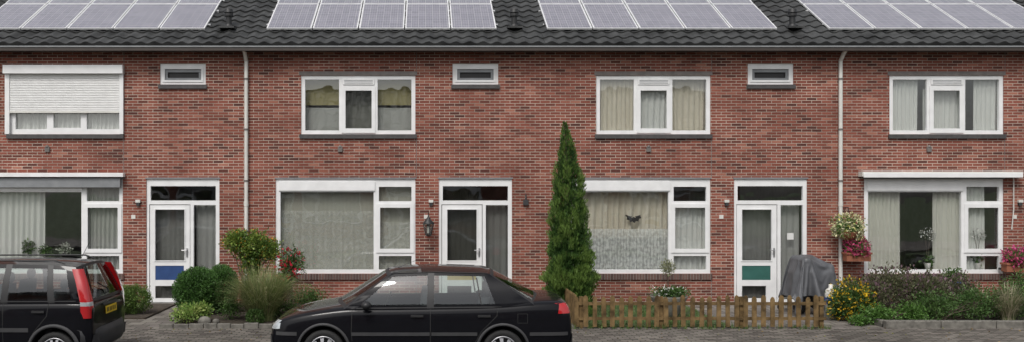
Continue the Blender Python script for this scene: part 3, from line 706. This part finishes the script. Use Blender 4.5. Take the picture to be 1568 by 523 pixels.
def basket(px,py,d,cols,nm,r=.36,trough=False):
    e=empty(nm); x=X(px,d); z=Z(py,d); y=-d
    b=[(x,y,z,r,.26,r*.75),(x-r*.4,y,z-.1,r*.5,.2,r*.5),(x+r*.4,y,z-.12,r*.5,.2,r*.45)]
    leafmesh('foliage',*cloud(b,1500,.05,[(.07,.14,.035),(.13,.24,.06)],shell=.3,rough=.4),parent=e)
    leafmesh('blossoms',*cloud(b,900,.06,cols,shell=.75,rough=.45),parent=e)
    mb=MB()
    if trough:
        mb.box(x-.26,x+.26,y-.1,y+.1,z-.32,z-.16,'terra'); mb.box(x-.28,x+.28,y-.12,y+.12,z-.17,z-.13,'terra'); mb.box(x-.2,x-.17,y+.1,-.002,z-.3,z-.26,'dark');mb.box(x+.17,x+.2,y+.1,-.002,z-.3,z-.26,'dark')
    else:
        mb.revolve((x,y,z-.3),(0,0,1),[(0,.01),(.01,.1),(.08,.17),(.18,.2)],'terra',16)
        mb.tube([(x,y,z-.1),(x,y,z+.40),(x,-.01,z+.40)],.008,'dark'); mb.tube([(x,-.01,z+.15),(x,y*.6,z+.40)],.006,'dark')
    mb.obj('pot',e)
basket(1299,345,.35,[(.55,.5,.25),(.75,.72,.5),(.6,.6,.15)],'hanging_flower_basket',.34)
basket(1312,376,.3,[(.5,.04,.16),(.65,.12,.25)],'pink_flower_trough',.25,True)
basket(1556,392,.3,[(.45,.03,.2),(.6,.1,.2)],'pink_flower_trough',.24,True)
e=empty('potted_plant'); mb=MB(); x=X(1460,.6); mb.revolve((x,-.6,.05),(0,0,1),[(0,.01),(0,.13),(.12,.17),(.5,.19),(.52,.17)],'bluepot',18); mb.obj('pot',e)
leafmesh('foliage',*cloud([(x,-.6,.68,.2,.2,.16)],700,.06,G1,shell=.2),parent=e); leafmesh('blossoms',*cloud([(x,-.6,.72,.2,.2,.16)],60,.05,[(.7,.7,.65)],shell=.8),parent=e)
e=empty('potted_standard_tree'); x=X(1024,2.2); y=-2.2; mb=MB()
mb.revolve((x,y,0),(0,0,1),[(0,.01),(0,.16),(.1,.2),(.42,.36),(.45,.36),(.44,.32),(.38,.30),(.38,.01)],'concrete',20)
mb.cyl((x,y,.35),(x-.02,y,.85),.012,.01,'bark',7); mb.obj('pot',e)
leafmesh('foliage',*cloud([(x-.02,y,.99,.14,.14,.16)],900,.035,[(.20,.22,.12),(.32,.33,.2)],shell=.3),parent=e)
leafmesh('underplanting',*cloud([(x,y,.5,.38,.3,.11),(x+.2,y,.52,.2,.2,.1)],1800,.045,G1,shell=.1),parent=e)
leafmesh('blossoms',*cloud([(x-.15,y,.55,.16,.2,.09),(x+.15,y,.52,.2,.2,.09)],140,.04,[(.75,.75,.72)],shell=.8),parent=e)

def orchid(px,o_y=.125):
    e=empty('orchid'); mb=MB(); x=X(px); z0=Z(412)
    mb.revolve((x,o_y,z0),(0,0,1),[(0,.01),(0,.05),(.14,.07)],'offwhite',14)
    for s in(-1,1): mb.tube([(x,o_y,z0+.1),(x+s*.03,o_y,z0+.55),(x+s*.1,o_y-.01,z0+.85)],.005,'bark',5)
    mb.obj('pot',e)
    leafmesh('blossoms',*cloud([(x-.08,o_y,z0+.8,.1,.03,.12),(x+.09,o_y,z0+.75,.1,.03,.14)],120,.05,[(.7,.68,.68)],shell=.3),parent=e)
    leafmesh('leaves',*cloud([(x,o_y,z0+.2,.12,.04,.06)],30,.12,G1,shell=.2),parent=e)
orchid(1425); orchid(1502)
def wplant(px,py,cols,ln):
    e=empty('window_plant'); x=X(px); leafmesh('foliage',*cloud([(x,.12,Z(py),.15,.03,.13)],180,ln,cols,shell=.2),parent=e)
    mb=MB(); mb.revolve((x,.125,Z(412)),(0,0,1),[(0,.01),(0,.05),(.25,.055)],'offwhite',14); mb.obj('pot',e)
wplant(95,380,[(.6,.6,.55),(.05,.1,.03)],.06); wplant(40,378,G1,.08); wplant(66,384,G1,.07)
mb=MB(); cx_,cz_=X(972),Z(332); g=[]
for i in range(21):
    a=math.pi+math.pi*i/20; r1=.17+.02*math.sin(i*1.9); r0=.06+.03*math.cos(i*.9)
    g.append([(cx_+r0*math.cos(a),.13,cz_+.03+r0*math.sin(a)*.5),(cx_+r1*math.cos(a),.125,cz_+.06+r1*math.sin(a))])
mb.grid(g,'dark',False); mb.obj('window_ornament')
mb=MB(); mb.box(X(1207),X(1217),.060,.064,Z(366),Z(356),'paper'); mb.obj('paper_notice')

# ---------------------------------------------------------------- fence
fe=empty('picket_fence')
mb=MB()
def picket(x,y,w,h,ax='x',mat='wood'):
    t=.018; tl=random.uniform(-.012,.012)
    pr=[(-w/2,.03),(w/2,.03),(w/2+tl,h-.05),(w*.3+tl,h-.015),(tl,h),(-w*.3+tl,h-.015),(-w/2+tl,h-.05)]
    if ax=='x': fr=[(x+a,y,b) for a,b in pr]; bk=[(x+a,y+t,b) for a,b in pr]
    else: fr=[(x,y+a,b) for a,b in pr]; bk=[(x+t,y+a,b) for a,b in pr]
    mb.face(fr,mat); mb.face(list(reversed(bk)),mat)
    for i in range(len(pr)):
        j=(i+1)%len(pr); mb.face([fr[i],bk[i],bk[j],fr[j]],mat)
xa=X(884,3.5); xb=X(1262,3.5); x=xa
while x<=xb:
    picket(x+random.uniform(-.008,.008),-3.50,.082+random.uniform(-.006,.006),.59+random.uniform(-.02,.02)); x+=.160
y=-3.44
while y<-2.1: picket(xa-.03,y,.082,.61,'y'); y+=.16
for z in (.15,.42):
    mb.box(xa-.03,xb+.05,-3.48,-3.452,z,z+.055,'wood')
    mb.box(xa-.01,xa+.018,-3.45,-2.1,z,z+.055,'wood')
for i in range(4):
    px=xa+.08+(xb-xa-.1)*i/3; mb.box(px-.035,px+.035,-3.45,-3.385,-.1,.57,'wood')
mb.obj('pickets_and_rails',fe)

mb=MB(); x=X(1267,2.1); y=-2.25
mb.revolve((x,y,.15),(0,0,1),[(0,.01),(0,.10),(.35,.11),(.42,.09),(.46,.04),(.52,.04),(.52,.01)],'offwhite',16)
mb.revolve((x,y,.30),(0,0,1),[(0,.112),(.12,.114)],'bluepot',16); mb.box(x-.12,x+.12,y-.12,y+.12,0,.15,'concrete'); mb.obj('water_bottle')

e=empty('wall_lantern'); mb=MB(); x=X(656,.25); y=-.25; z=Z(349,.25)
mb.revolve((x,y,z-.17),(0,0,1),[(0,.02),(.02,.06),(.03,.065)],'dark',6)
mb.revolve((x,y,z-.14),(0,0,1),[(0,.065),(.24,.115)],'glass',6)
for i in range(6):
    a=2*math.pi*i/6; dv=Vector((x,y,0))
    o_=Vector((0,0,1)).orthogonal().normalized(); c_=Vector((0,0,1)).cross(o_); dr_=o_*math.cos(a)+c_*math.sin(a)
    mb.cyl(dv+dr_*.065+Vector((0,0,z-.14)),dv+dr_*.115+Vector((0,0,z+.10)),.007,.007,'dark',6)
mb.revolve((x,y,z+.10),(0,0,1),[(0,.13),(.02,.13),(.10,.05),(.12,.05),(.14,.03),(.19,.005)],'dark',6)
mb.cyl((x,y,z-.1),(x,y,z+.05),.03,.03,'offwhite',8)
mb.tube([(x,y,z+.27),(x,y,z+.32),(x,y+.12,z+.34),(x,-.01,z+.15),(x,-.01,z-.1)],.01,'dark'); mb.box(x-.04,x+.04,-.02,-.001,z-.14,z+.2,'dark')
mb.obj('lantern_body',e)
mb=MB(); mb.box(X(801),X(809),-.05,-.001,Z(313),Z(305),'greyp'); mb.cyl((X(805),-.03,Z(305)),(X(805),-.03,Z(296)),.02,.01,'greyp'); mb.obj('doorbell')

# ---------------------------------------------------------------- cars
def interp(v,pts):
    if v<=pts[0][0]: return pts[0][1]
    for (a,b),(c,d) in zip(pts,pts[1:]):
        if v<=c: return b+(d-b)*(v-a)/(c-a)
    return pts[-1][1]
def build_car(name,sp,loc):
    e=empty(name,loc)
    rings=[]; st=sp['stations']
    for (x,zb,zs,zt,w) in st:
        h=[(0,zb),(.80*w,zb),(.93*w,zb+.03),(.985*w,zb+.35*(zs-zb)),(w,zb+.58*(zs-zb)),(.992*w,zs-.13),(.965*w,zs-.02),(.90*w,zs+.45*(zt-zs)),(.5*w,zt-.008),(0,zt)]
        rings.append([(x,-a,b) for a,b in h]+[(x,a,b) for a,b in reversed(h[1:-1])])
    n=len(rings[0]); V=[p for r in rings for p in r]; Fc=[];mi=[]
    for i in range(len(rings)-1):
        xm=(st[i][0]+st[i+1][0])/2
        for j in range(n):
            j2=(j+1)%n; Fc.append((i*n+j,i*n+j2,(i+1)*n+j2,(i+1)*n+j))
            low=j in(0,1,n-1,n-2)
            mi.append(1 if (j in(7,8,9,10) and sp['cab'][0]<xm<sp['cab'][1]) else (2 if low else 0))
    for i,s in ((0,1),(len(rings)-1,-1)):
        for k in range(9):
            q=[i*n+k,i*n+k+1,i*n+(n-k-1),i*n+(n-k)%n]
            q=list(dict.fromkeys(q))
            if s<0:q=q[::-1]
            Fc.append(tuple(q)); mi.append(0)
    me=bpy.data.meshes.new('b'); me.from_pydata(V,[],Fc)
    for m in('paint','cint','dark'): me.materials.append(M[m])
    me.polygons.foreach_set('material_index',mi)
    bm=bmesh.new(); bm.from_mesh(me); bmesh.ops.recalc_face_normals(bm,faces=bm.faces); bm.to_mesh(me); bm.free()
    ob=bpy.data.objects.new('tmpb',me); COL.objects.link(ob)
    ss=ob.modifiers.new('s','SUBSURF'); ss.levels=3; ss.render_levels=3
    cut=[]
    for wx in sp['axles']:
        for sd in(-1,1):
            mb=MB(); mb.cyl((wx,sd*.52,sp['wr']+.01),(wx,sd*1.1,sp['wr']+.01),sp['wr']+.055,None,'dark',48); c=mb.obj('cut',fixn=True); cut.append(c)
            bo=ob.modifiers.new('c','BOOLEAN'); bo.operation='DIFFERENCE'; bo.solver='EXACT'; bo.object=c
    bpy.context.view_layer.update()
    dg=bpy.context.evaluated_depsgraph_get(); bme=bpy.data.meshes.new_from_object(ob.evaluated_get(dg))
    bpy.data.objects.remove(ob)
    for c in cut: bpy.data.objects.remove(c)
    for p in bme.polygons: p.use_smooth=True
    bme.set_sharp_from_angle(angle=math.radians(35))
    body=bpy.data.objects.new('body',bme); COL.objects.link(body); body.parent=e
    bm=bmesh.new(); bm.from_mesh(bme); bvh=BVHTree.FromBMesh(bm)
    g=MB(); cols=sp['cols']; vs=[0,.09,.25,.42,.58,.74,.90,1.0]
    yb,yr=sp['yb'],sp['yr']
    def sidept(c,v,sd):
        xb,xr,zb,zr=c[:4]
        y=yb+(yr-yb)*v+.035*math.sin(math.pi*v)
        return (xb+(xr-xb)*v,sd*y,zb+(zr-zb)*v)
    for sd in(-1,1):
        grid=[[sidept(c,v,sd) for c in cols] for v in vs]
        def mt(i,j):
            if cols[j][4]=='g' and 1<=i<=5: return 'cglass'
            if cols[j][4]=='k': return 'dark'
            return 'paint'
        g.grid(grid,mt,True)
    nt_=16; ts=[-1+2*i/nt_ for i in range(nt_+1)]
    crown=sp['crown']
    def endgrid(c,bulb,bult,zoff):
        rows=[]
        for v in [0,.08,.25,.5,.75,.93,1]:
            r=[]
            for t in ts:
                p=sidept(c,v,1); k=1-t*t
                r.append((p[0]+(bulb*(1-v)+bult*v)*k,t*p[1],p[2]+crown*k*v + zoff*k*(1-v)))
            rows.append(r)
        return rows
    def me_(i,j): return 'cglass' if 1<=i<=4 and 1<=j<=nt_-2 else 'dark'
    g.grid(endgrid(cols[0],-.16,-.05,.05),me_,True)
    g.grid(endgrid(cols[-1],sp.get('rbb',.12),sp.get('rbt',.03),sp.get('rzo',.06)),me_,True)
    rr=[]
    for q in range(13):
        u=q/12; xf=cols[0][1]; xl=cols[-1][1]; xx=xf+(xl-xf)*u
        zr=interp(xx,[(c[1],c[3]) for c in cols])
        r=[]
        for t in ts:
            k=1-t*t
            bx=(-.05*(1-u)+sp.get('rbt',.03)*u)*k
            r.append((xx+bx,t*yr,zr+crown*k+.012*math.sin(math.pi*u)*k))
        rr.append(r)
    g.grid(rr,'paint',True)
    gh=g.obj('greenhouse',e,fixn=True)
    bm2=bmesh.new(); bm2.from_mesh(gh.data); bvh2=BVHTree.FromBMesh(bm2)
    def side(x,z,off=.004):
        best=None
        for b in(bvh,bvh2):
            h=b.ray_cast(Vector((x,-3,z)),Vector((0,1,0)))
            if h[0] is not None and (best is None or h[0].y<best[0].y): best=h
        if best is None: return None
        nn=best[1]; nn=nn if nn.y<0 else -nn
        return best[0]+nn*off
    def rear(y,z,off=.004,dirx=-1):
        best=None
        for b in(bvh,bvh2):
            h=b.ray_cast(Vector((3*-dirx,y,z)),Vector((dirx,0,0)))
            if h[0] is not None and (best is None or -dirx*(h[0].x-best[0].x)>0): best=h
        if best is None: return None
        nn=best[1]; nn=nn if nn.x*dirx<0 else -nn
        return best[0]+nn*off
    d=MB()
    def spatch(c,mat,off=.005,nu=10,nv=5):
        (p0,p1,p2,p3)=c
        for mir in(1,-1):
            gr=[];ok=True
            for i in range(nv+1):
                row=[]
                for j in range(nu+1):
                    u=j/nu;v=i/nv
                    x=(p0[0]*(1-u)+p1[0]*u)*(1-v)+(p3[0]*(1-u)+p2[0]*u)*v
                    z=(p0[1]*(1-u)+p1[1]*u)*(1-v)+(p3[1]*(1-u)+p2[1]*u)*v
                    q=side(x,z,off)
                    if q is None: ok=False;break
                    row.append((q.x,q.y*mir,q.z))
                if not ok:break
                gr.append(row)
            if ok: d.grid(gr,mat,True)
    def ribbon(pts,w,mat,off=.003):
        P=[]
        for a,b in zip(pts,pts[1:]):
            L=math.hypot(b[0]-a[0],b[1]-a[1]); k=max(1,int(L/.05))
            for i in range(k): P.append((a[0]+(b[0]-a[0])*i/k,a[1]+(b[1]-a[1])*i/k))
        P.append(pts[-1])
        for a,b in zip(P,P[1:]):
            dx,dz=b[0]-a[0],b[1]-a[1]; L=math.hypot(dx,dz)+1e-9; nx,nz=-dz/L*w/2,dx/L*w/2
            qs=[side(a[0]-nx,a[1]-nz,off),side(b[0]-nx,b[1]-nz,off),side(b[0]+nx,b[1]+nz,off),side(a[0]+nx,a[1]+nz,off)]
            if None in qs: continue
            for mir in(1,-1): d.face([(q.x,q.y*mir,q.z) for q in qs],mat,True)
    def rpatch(y0,y1,z0,z1,mat,off=.006,nu=8,nv=4,dirx=-1,sym=False):
        for mir in ((1,-1) if sym else (1,)):
            gr=[];ok=True
            for i in range(nv+1):
                row=[]
                for j in range(nu+1):
                    q=rear(y0+(y1-y0)*j/nu,z0+(z1-z0)*i/nv,off,dirx)
                    if q is None: ok=False;break
                    row.append((q.x,q.y*mir,q.z))
                if not ok:break
                gr.append(row)
            if ok: d.grid(gr,mat,True)
    sp['details'](d,spatch,ribbon,rpatch,side,rear)
    d.obj('details',e)
    wr=sp['wr']
    for wx in sp['axles']:
        for sd in(-1,1):
            w=MB(); yy=sd*(sp['track']); s=sd
            w.revolve((wx,yy,wr),(0,s,0),[(-.17,.6*wr),(-.18,.85*wr),(-.16,.97*wr),(-.12,wr),(-.04,wr),(-.005,.97*wr),(.006,.86*wr),(0,.72*wr),(-.02,.68*wr)],'tyre',40)
            w.revolve((wx,yy,wr),(0,s,0),[(-.02,.70*wr),(.0,.69*wr),(-.005,.63*wr),(-.05,.60*wr)],'rim',40)
            w.revolve((wx,yy,wr),(0,s,0),[(-.06,.63*wr),(-.06,.01)],'dark',32)
            ns=sp['spokes']
            for k in range(ns):
                a=2*math.pi*k/ns+.3; ca,sa=math.cos(a),math.sin(a); hw=.32*wr*1.9/ns
                def P(r,t,o): return (wx+ca*r-sa*t,yy+s*o,wr+sa*r+ca*t)
                w.grid([[P(.12*wr,-hw*.6,-.0),P(.12*wr,hw*.6,-.0)],[P(.4*wr,-hw,-.004),P(.4*wr,hw,-.004)],[P(.66*wr,-hw*1.5,-.02),P(.66*wr,hw*1.5,-.02)]],'rim',False)
            w.revolve((wx,yy,wr),(0,s,0),[(-.02,.2*wr),(.008,.17*wr),(.012,.01)],'rim',20)
            w.obj('wheel',e)
    t=MB()
    for (sx,zt) in sp['seats']:
        for sy in(-.36,.36):
            g_=[]
            for i in range(7):
                v=i/6; z=.5+(zt-.62)*v; hw=.24*(1-.25*v**3)
                g_.append([(sx+.10*v+dx,sy+dy*hw,z) for dx,dy in((-.05,-1),(-.09,-.6),(-.09,.6),(-.05,1),(.05,1),(.07,0),(.05,-1))])
            t.grid(g_,'cseat',True,True); t.face(g_[-1],'cseat')
            t.ell((sx+.14,sy,zt-.03),(.05,.12,.085),'cseat',8); t.cyl((sx+.12,sy,zt-.18),(sx+.13,sy,zt-.08),.035,.035,'dark',8)
    sx=sp['seats'][0][0]-.52
    for k in range(20):
        a0,a1=2*math.pi*k/20,2*math.pi*(k+1)/20
        t.cyl((sx+.07*math.sin(a0),-.36+.18*math.cos(a0),.92+.17*math.sin(a0)),(sx+.07*math.sin(a1),-.36+.18*math.cos(a1),.92+.17*math.sin(a1)),.013,.013,'dark',6)
    t.obj('interior',e)
    return e
def det_sedan(d,spatch,ribbon,rpatch,side,rear):
    ribbon([(-.99,.44),(-1.0,.60),(-.99,.88)],.009,'tyre')
    ribbon([(.13,.27),(.13,.90)],.009,'tyre')
    ribbon([(.13,.30),(.72,.29)],.008,'tyre'); ribbon([(-.97,.29),(.13,.29)],.008,'tyre')
    ribbon([(1.10,.91),(1.08,.80),(.86,.58),(.76,.40)],.009,'tyre')
    ribbon([(-2.0,.55),(-1.78,.56)],.02,'dark')
    for a,b in ((-1.0,.12),(.145,.80),(1.55,2.1),(-2.08,-1.78)):
        ribbon([(a,.545),(b,.545)],.05,'greyp',.012)
    ribbon([(-.93,.905),(1.15,.925)],.018,'dark',.006)
    for hx in(-.06,.90):
        for mir in(1,-1):
            q=side(hx,.80,.0)
            if q: d.box(q.x-.09,q.x+.09,mir*(q.y-.026),mir*(q.y-.002),.785,.815,'dark')
    rpatch(.43,.76,.83,.97,'red',.006,sym=True)
    spatch(((1.96,.83),(2.12,.83),(2.09,.965),(1.98,.965)),'red',.006)
    rpatch(.42,.74,.60,.72,'lens',.008,dirx=1,sym=True)
    spatch(((-2.12,.60),(-2.03,.61),(-2.02,.69),(-2.09,.69)),'lens',.006,5,4)
    rpatch(-.38,.38,.60,.70,'dark',.006,dirx=1)
    rpatch(-.26,.26,.62,.73,'yellow',.01)
    rpatch(-.72,.72,.34,.52,'greyp',.012,nu=20); rpatch(-.70,.70,.34,.50,'greyp',.012,nu=20,dirx=1)
    ribbon([(1.38,.83),(1.52,.83),(1.52,.70),(1.38,.70),(1.38,.83)],.006,'tyre')
    for wx in(-1.40,1.17):
        for mir in(1,-1):
            g=[]
            for i in range(25):
                a=math.pi*(-.02+1.04*i/24); r0,r1=.352,.39
                row=[]
                for r,o in((r0,.0),(r0,-.022),(r1-.01,-.02),(r1,-.004)):
                    q=side(wx+.405*math.cos(a),max(.31+.405*math.sin(a),.33),.0)
                    y=(q.y if q else -.84)+o
                    row.append((wx+r*math.cos(a),mir*y,.31+r*math.sin(a)))
                g.append(row)
            d.grid(g,'greyp',True)
    for mir in(1,-1):
        d.ell((-.78,mir*.93,.965),(.07,.09,.06),'dark',8); d.cyl((-.8,mir*.80,.92),(-.79,mir*.88,.945),.03,.025,'dark')
    d.cyl((-.35,-.2,1.44),(-.05,-.2,1.56),.004,.002,'dark',6)
    for mir in(1,-1):
        d.tube([(-.42,mir*.605,1.390),(.2,mir*.607,1.407),(.96,mir*.607,1.390)],.008,'dark',6)
    ribbon([(.86,.96),(.80,1.33)],.02,'dark',.004)
sedan=dict(stations=[(-2.19,.32,.56,.60,.56),(-2.175,.26,.60,.64,.66),(-2.11,.23,.68,.73,.755),(-1.98,.22,.74,.79,.805),(-1.7,.21,.81,.87,.835),(-1.35,.20,.86,.925,.845),(-1.08,.20,.89,.965,.847),(-.95,.20,.90,.93,.847),(-.5,.20,.905,.91,.847),(.3,.20,.915,.92,.847),(1.1,.21,.93,.94,.845),(1.40,.22,.95,.99,.843),(1.62,.23,.965,1.045,.84),(1.9,.24,.965,1.055,.825),(2.06,.25,.955,1.045,.80),(2.13,.27,.90,.97,.765),(2.17,.29,.74,.80,.72),(2.19,.34,.58,.62,.64)],
  cab=(-1.0,1.45),axles=(-1.40,1.17),wr=.30,track=.82,spokes=9,yb=.80,yr=.60,crown=.05,
  cols=[(-1.10,-.44,.895,1.375,'p'),(-.93,-.36,.895,1.392,'g'),(.08,.10,.90,1.410,'k'),(.18,.19,.90,1.410,'g'),(1.08,.90,.915,1.396,'p'),(1.24,.95,.93,1.388,'p'),(1.62,1.0,.955,1.370,'p')],
  seats=[(.0,1.22),(.85,1.14)],details=det_sedan,rzo=.09)
build_car('parked_sedan_car',sedan,((645-650)/107.,-6.10,-.10))
def det_hatch(d,spatch,ribbon,rpatch,side,rear):
    ribbon([(.47,.30),(.47,.98)],.009,'tyre'); ribbon([(1.12,.98),(1.10,.80),(.90,.55),(.84,.40)],.009,'tyre')
    ribbon([(-.85,.30),(-.85,.98)],.009,'tyre'); ribbon([(-.85,.29),(.84,.29)],.008,'tyre')
    ribbon([(-.84,.60),(.84,.60)],.06,'greyp',.012)
    ribbon([(-.95,.995),(1.5,1.005)],.016,'dark',.006)
    for hx in(.34,.98):
        q=side(hx,.86,0)
        for mir in(1,-1): d.box(q.x-.09,q.x+.09,mir*(q.y-.03),mir*(q.y-.002),.845,.875,'dark')
    for mir in(1,-1):
        g=[]
        for i in range(13):
            v=i/12; z=.76+v*.70
            xr_=interp(z,[(.7,1.705),(1.0,1.69),(1.25,1.62),(1.50,1.515)])
            yy=interp(z,[(.7,.735),(.98,.755),(1.2,.725),(1.50,.625)])
            wdt=interp(z,[(.76,.13),(.98,.12),(1.50,.05)])
            g.append([(xr_-.12,mir*(yy+.018),z),(xr_-.04,mir*(yy+.028),z),(xr_+.012,mir*(yy-.005),z),(xr_+.022,mir*(yy-wdt),z)])
        d.grid(g,lambda i,j:'lens' if i in(3,) else 'red',True)
    rpatch(-.24,.24,.76,.87,'yellow',.02,nu=4,nv=2)
    for k,yy in enumerate((-.18,-.13,-.06,-.01,.06,.11,.17)):
        rpatch(yy-.014,yy+.014,.785,.845,'text',.024,nu=1,nv=1)
    rpatch(-.70,.70,.36,.52,'greyp',.03,nu=20)
    rpatch(-.30,.30,.89,.92,'greyp',.02,nu=6)
    g=[]
    for i in range(25):
        a=-1+2*i/24; y=.775*a; x=1.80-.20*abs(a)**5-.03*a*a
        g.append([(x-.05,y,.60),(x,y*1.01,.58),(x+.015,y*1.015,.50),(x,y*1.01,.36),(x-.08,y,.28)])
    d.grid(g,'greyp',True)
    d.tube([(1.72,0,1.06),(1.70,-.02,1.12),(1.66,-.35,1.24)],.01,'dark',6)
    for mir in(1,-1):
        d.tube([(-.3,mir*.58,1.535),(-.2,mir*.58,1.575),(1.15,mir*.58,1.575),(1.28,mir*.58,1.53)],.012,'dark',8)
    d.tube([(1.30,0,1.57),(1.42,0,1.80)],.004,'dark',6)
    for mir in(1,-1): d.ell((-.72,mir*.90,1.06),(.08,.10,.08),'dark',8)
    rpatch(.42,.72,.64,.80,'lens',.006,dirx=1,sym=True); rpatch(-.35,.35,.55,.68,'dark',.006,dirx=1)
    for wx in(-1.13,1.20):
        for mir in(1,-1):
            g=[]
            for i in range(25):
                a=math.pi*(-.02+1.04*i/24); row=[]
                for r,o in((.338,.0),(.338,-.03),(.375,-.025),(.385,-.004)):
                    row.append((wx+r*math.cos(a),mir*(-.785+o),.30+r*math.sin(a)))
                g.append(row)
            d.grid(g,'greyp',True)
hatch=dict(stations=[(-1.77,.30,.58,.62,.55),(-1.74,.25,.66,.71,.66),(-1.64,.22,.76,.82,.73),(-1.45,.20,.86,.92,.77),(-1.15,.20,.93,1.0,.785),(-.95,.20,.965,.99,.79),(-.5,.20,.98,.985,.79),(.3,.20,.985,.99,.79),(1.1,.20,.99,.995,.79),(1.45,.21,.99,1.0,.787),(1.60,.23,.985,1.0,.775),(1.69,.26,.96,.99,.74),(1.725,.28,.88,.93,.715),(1.74,.33,.74,.80,.68)],
  cab=(-1.05,1.62),axles=(-1.13,1.20),wr=.285,track=.765,spokes=12,yb=.745,yr=.585,crown=.045,
  cols=[(-1.22,-.50,.965,1.49,'p'),(-1.05,-.42,.965,1.505,'g'),(.42,.44,.975,1.525,'k'),(.52,.53,.975,1.525,'g'),(1.10,1.04,.98,1.512,'k'),(1.20,1.12,.98,1.508,'g'),(1.45,1.30,.98,1.495,'p'),(1.66,1.44,.98,1.480,'p')],
  seats=[(.25,1.34),(1.05,1.24)],details=det_hatch,rbb=.05,rbt=.06,rzo=.0)
build_car('parked_hatchback_car',hatch,(-6.50,-6.15,-.10))

# ---------------------------------------------------------------- light & camera
w=bpy.data.worlds.new('World'); SC.world=w; w.use_nodes=True; nt=w.node_tree; nt.nodes.clear()
sky=nt.nodes.new('ShaderNodeTexSky'); sky.sky_type='NISHITA'; sky.sun_disc=False
EL,AZ=math.radians(52),math.radians(200)
sky.sun_elevation=EL; sky.sun_rotation=AZ; sky.air_density=1.2; sky.dust_density=4; sky.ozone_density=1
hs=nt.nodes.new('ShaderNodeHueSaturation'); hs.inputs['Saturation'].default_value=.25
bg=nt.nodes.new('ShaderNodeBackground'); bg.inputs[1].default_value=.15
ow=nt.nodes.new('ShaderNodeOutputWorld')
nt.links.new(sky.outputs[0],hs.inputs['Color']); nt.links.new(hs.outputs[0],bg.inputs[0]); nt.links.new(bg.outputs[0],ow.inputs[0])
sl=bpy.data.lights.new('sun','SUN'); sl.energy=1.45; sl.angle=math.radians(14); sl.color=(1,.965,.92)
so=bpy.data.objects.new('sun',sl); COL.objects.link(so)
dirv=Vector((math.sin(AZ)*math.cos(EL),math.cos(AZ)*math.cos(EL),math.sin(EL)))
so.rotation_euler=dirv.to_track_quat('Z','Y').to_euler(); so.location=(0,-10,30)
cam=bpy.data.cameras.new('camera'); co=bpy.data.objects.new('camera',cam); COL.objects.link(co)
co.location=(0,-20,2.5); co.rotation_euler=(math.pi/2,0,0)
cam.sensor_width=36; cam.lens=36*F/1568; cam.shift_x=(784-XC)/1568; cam.shift_y=(HY-261.5)/1568
cam.clip_end=2000; SC.camera=co
SC.view_settings.view_transform='Standard'; SC.view_settings.look='None'; SC.view_settings.exposure=0
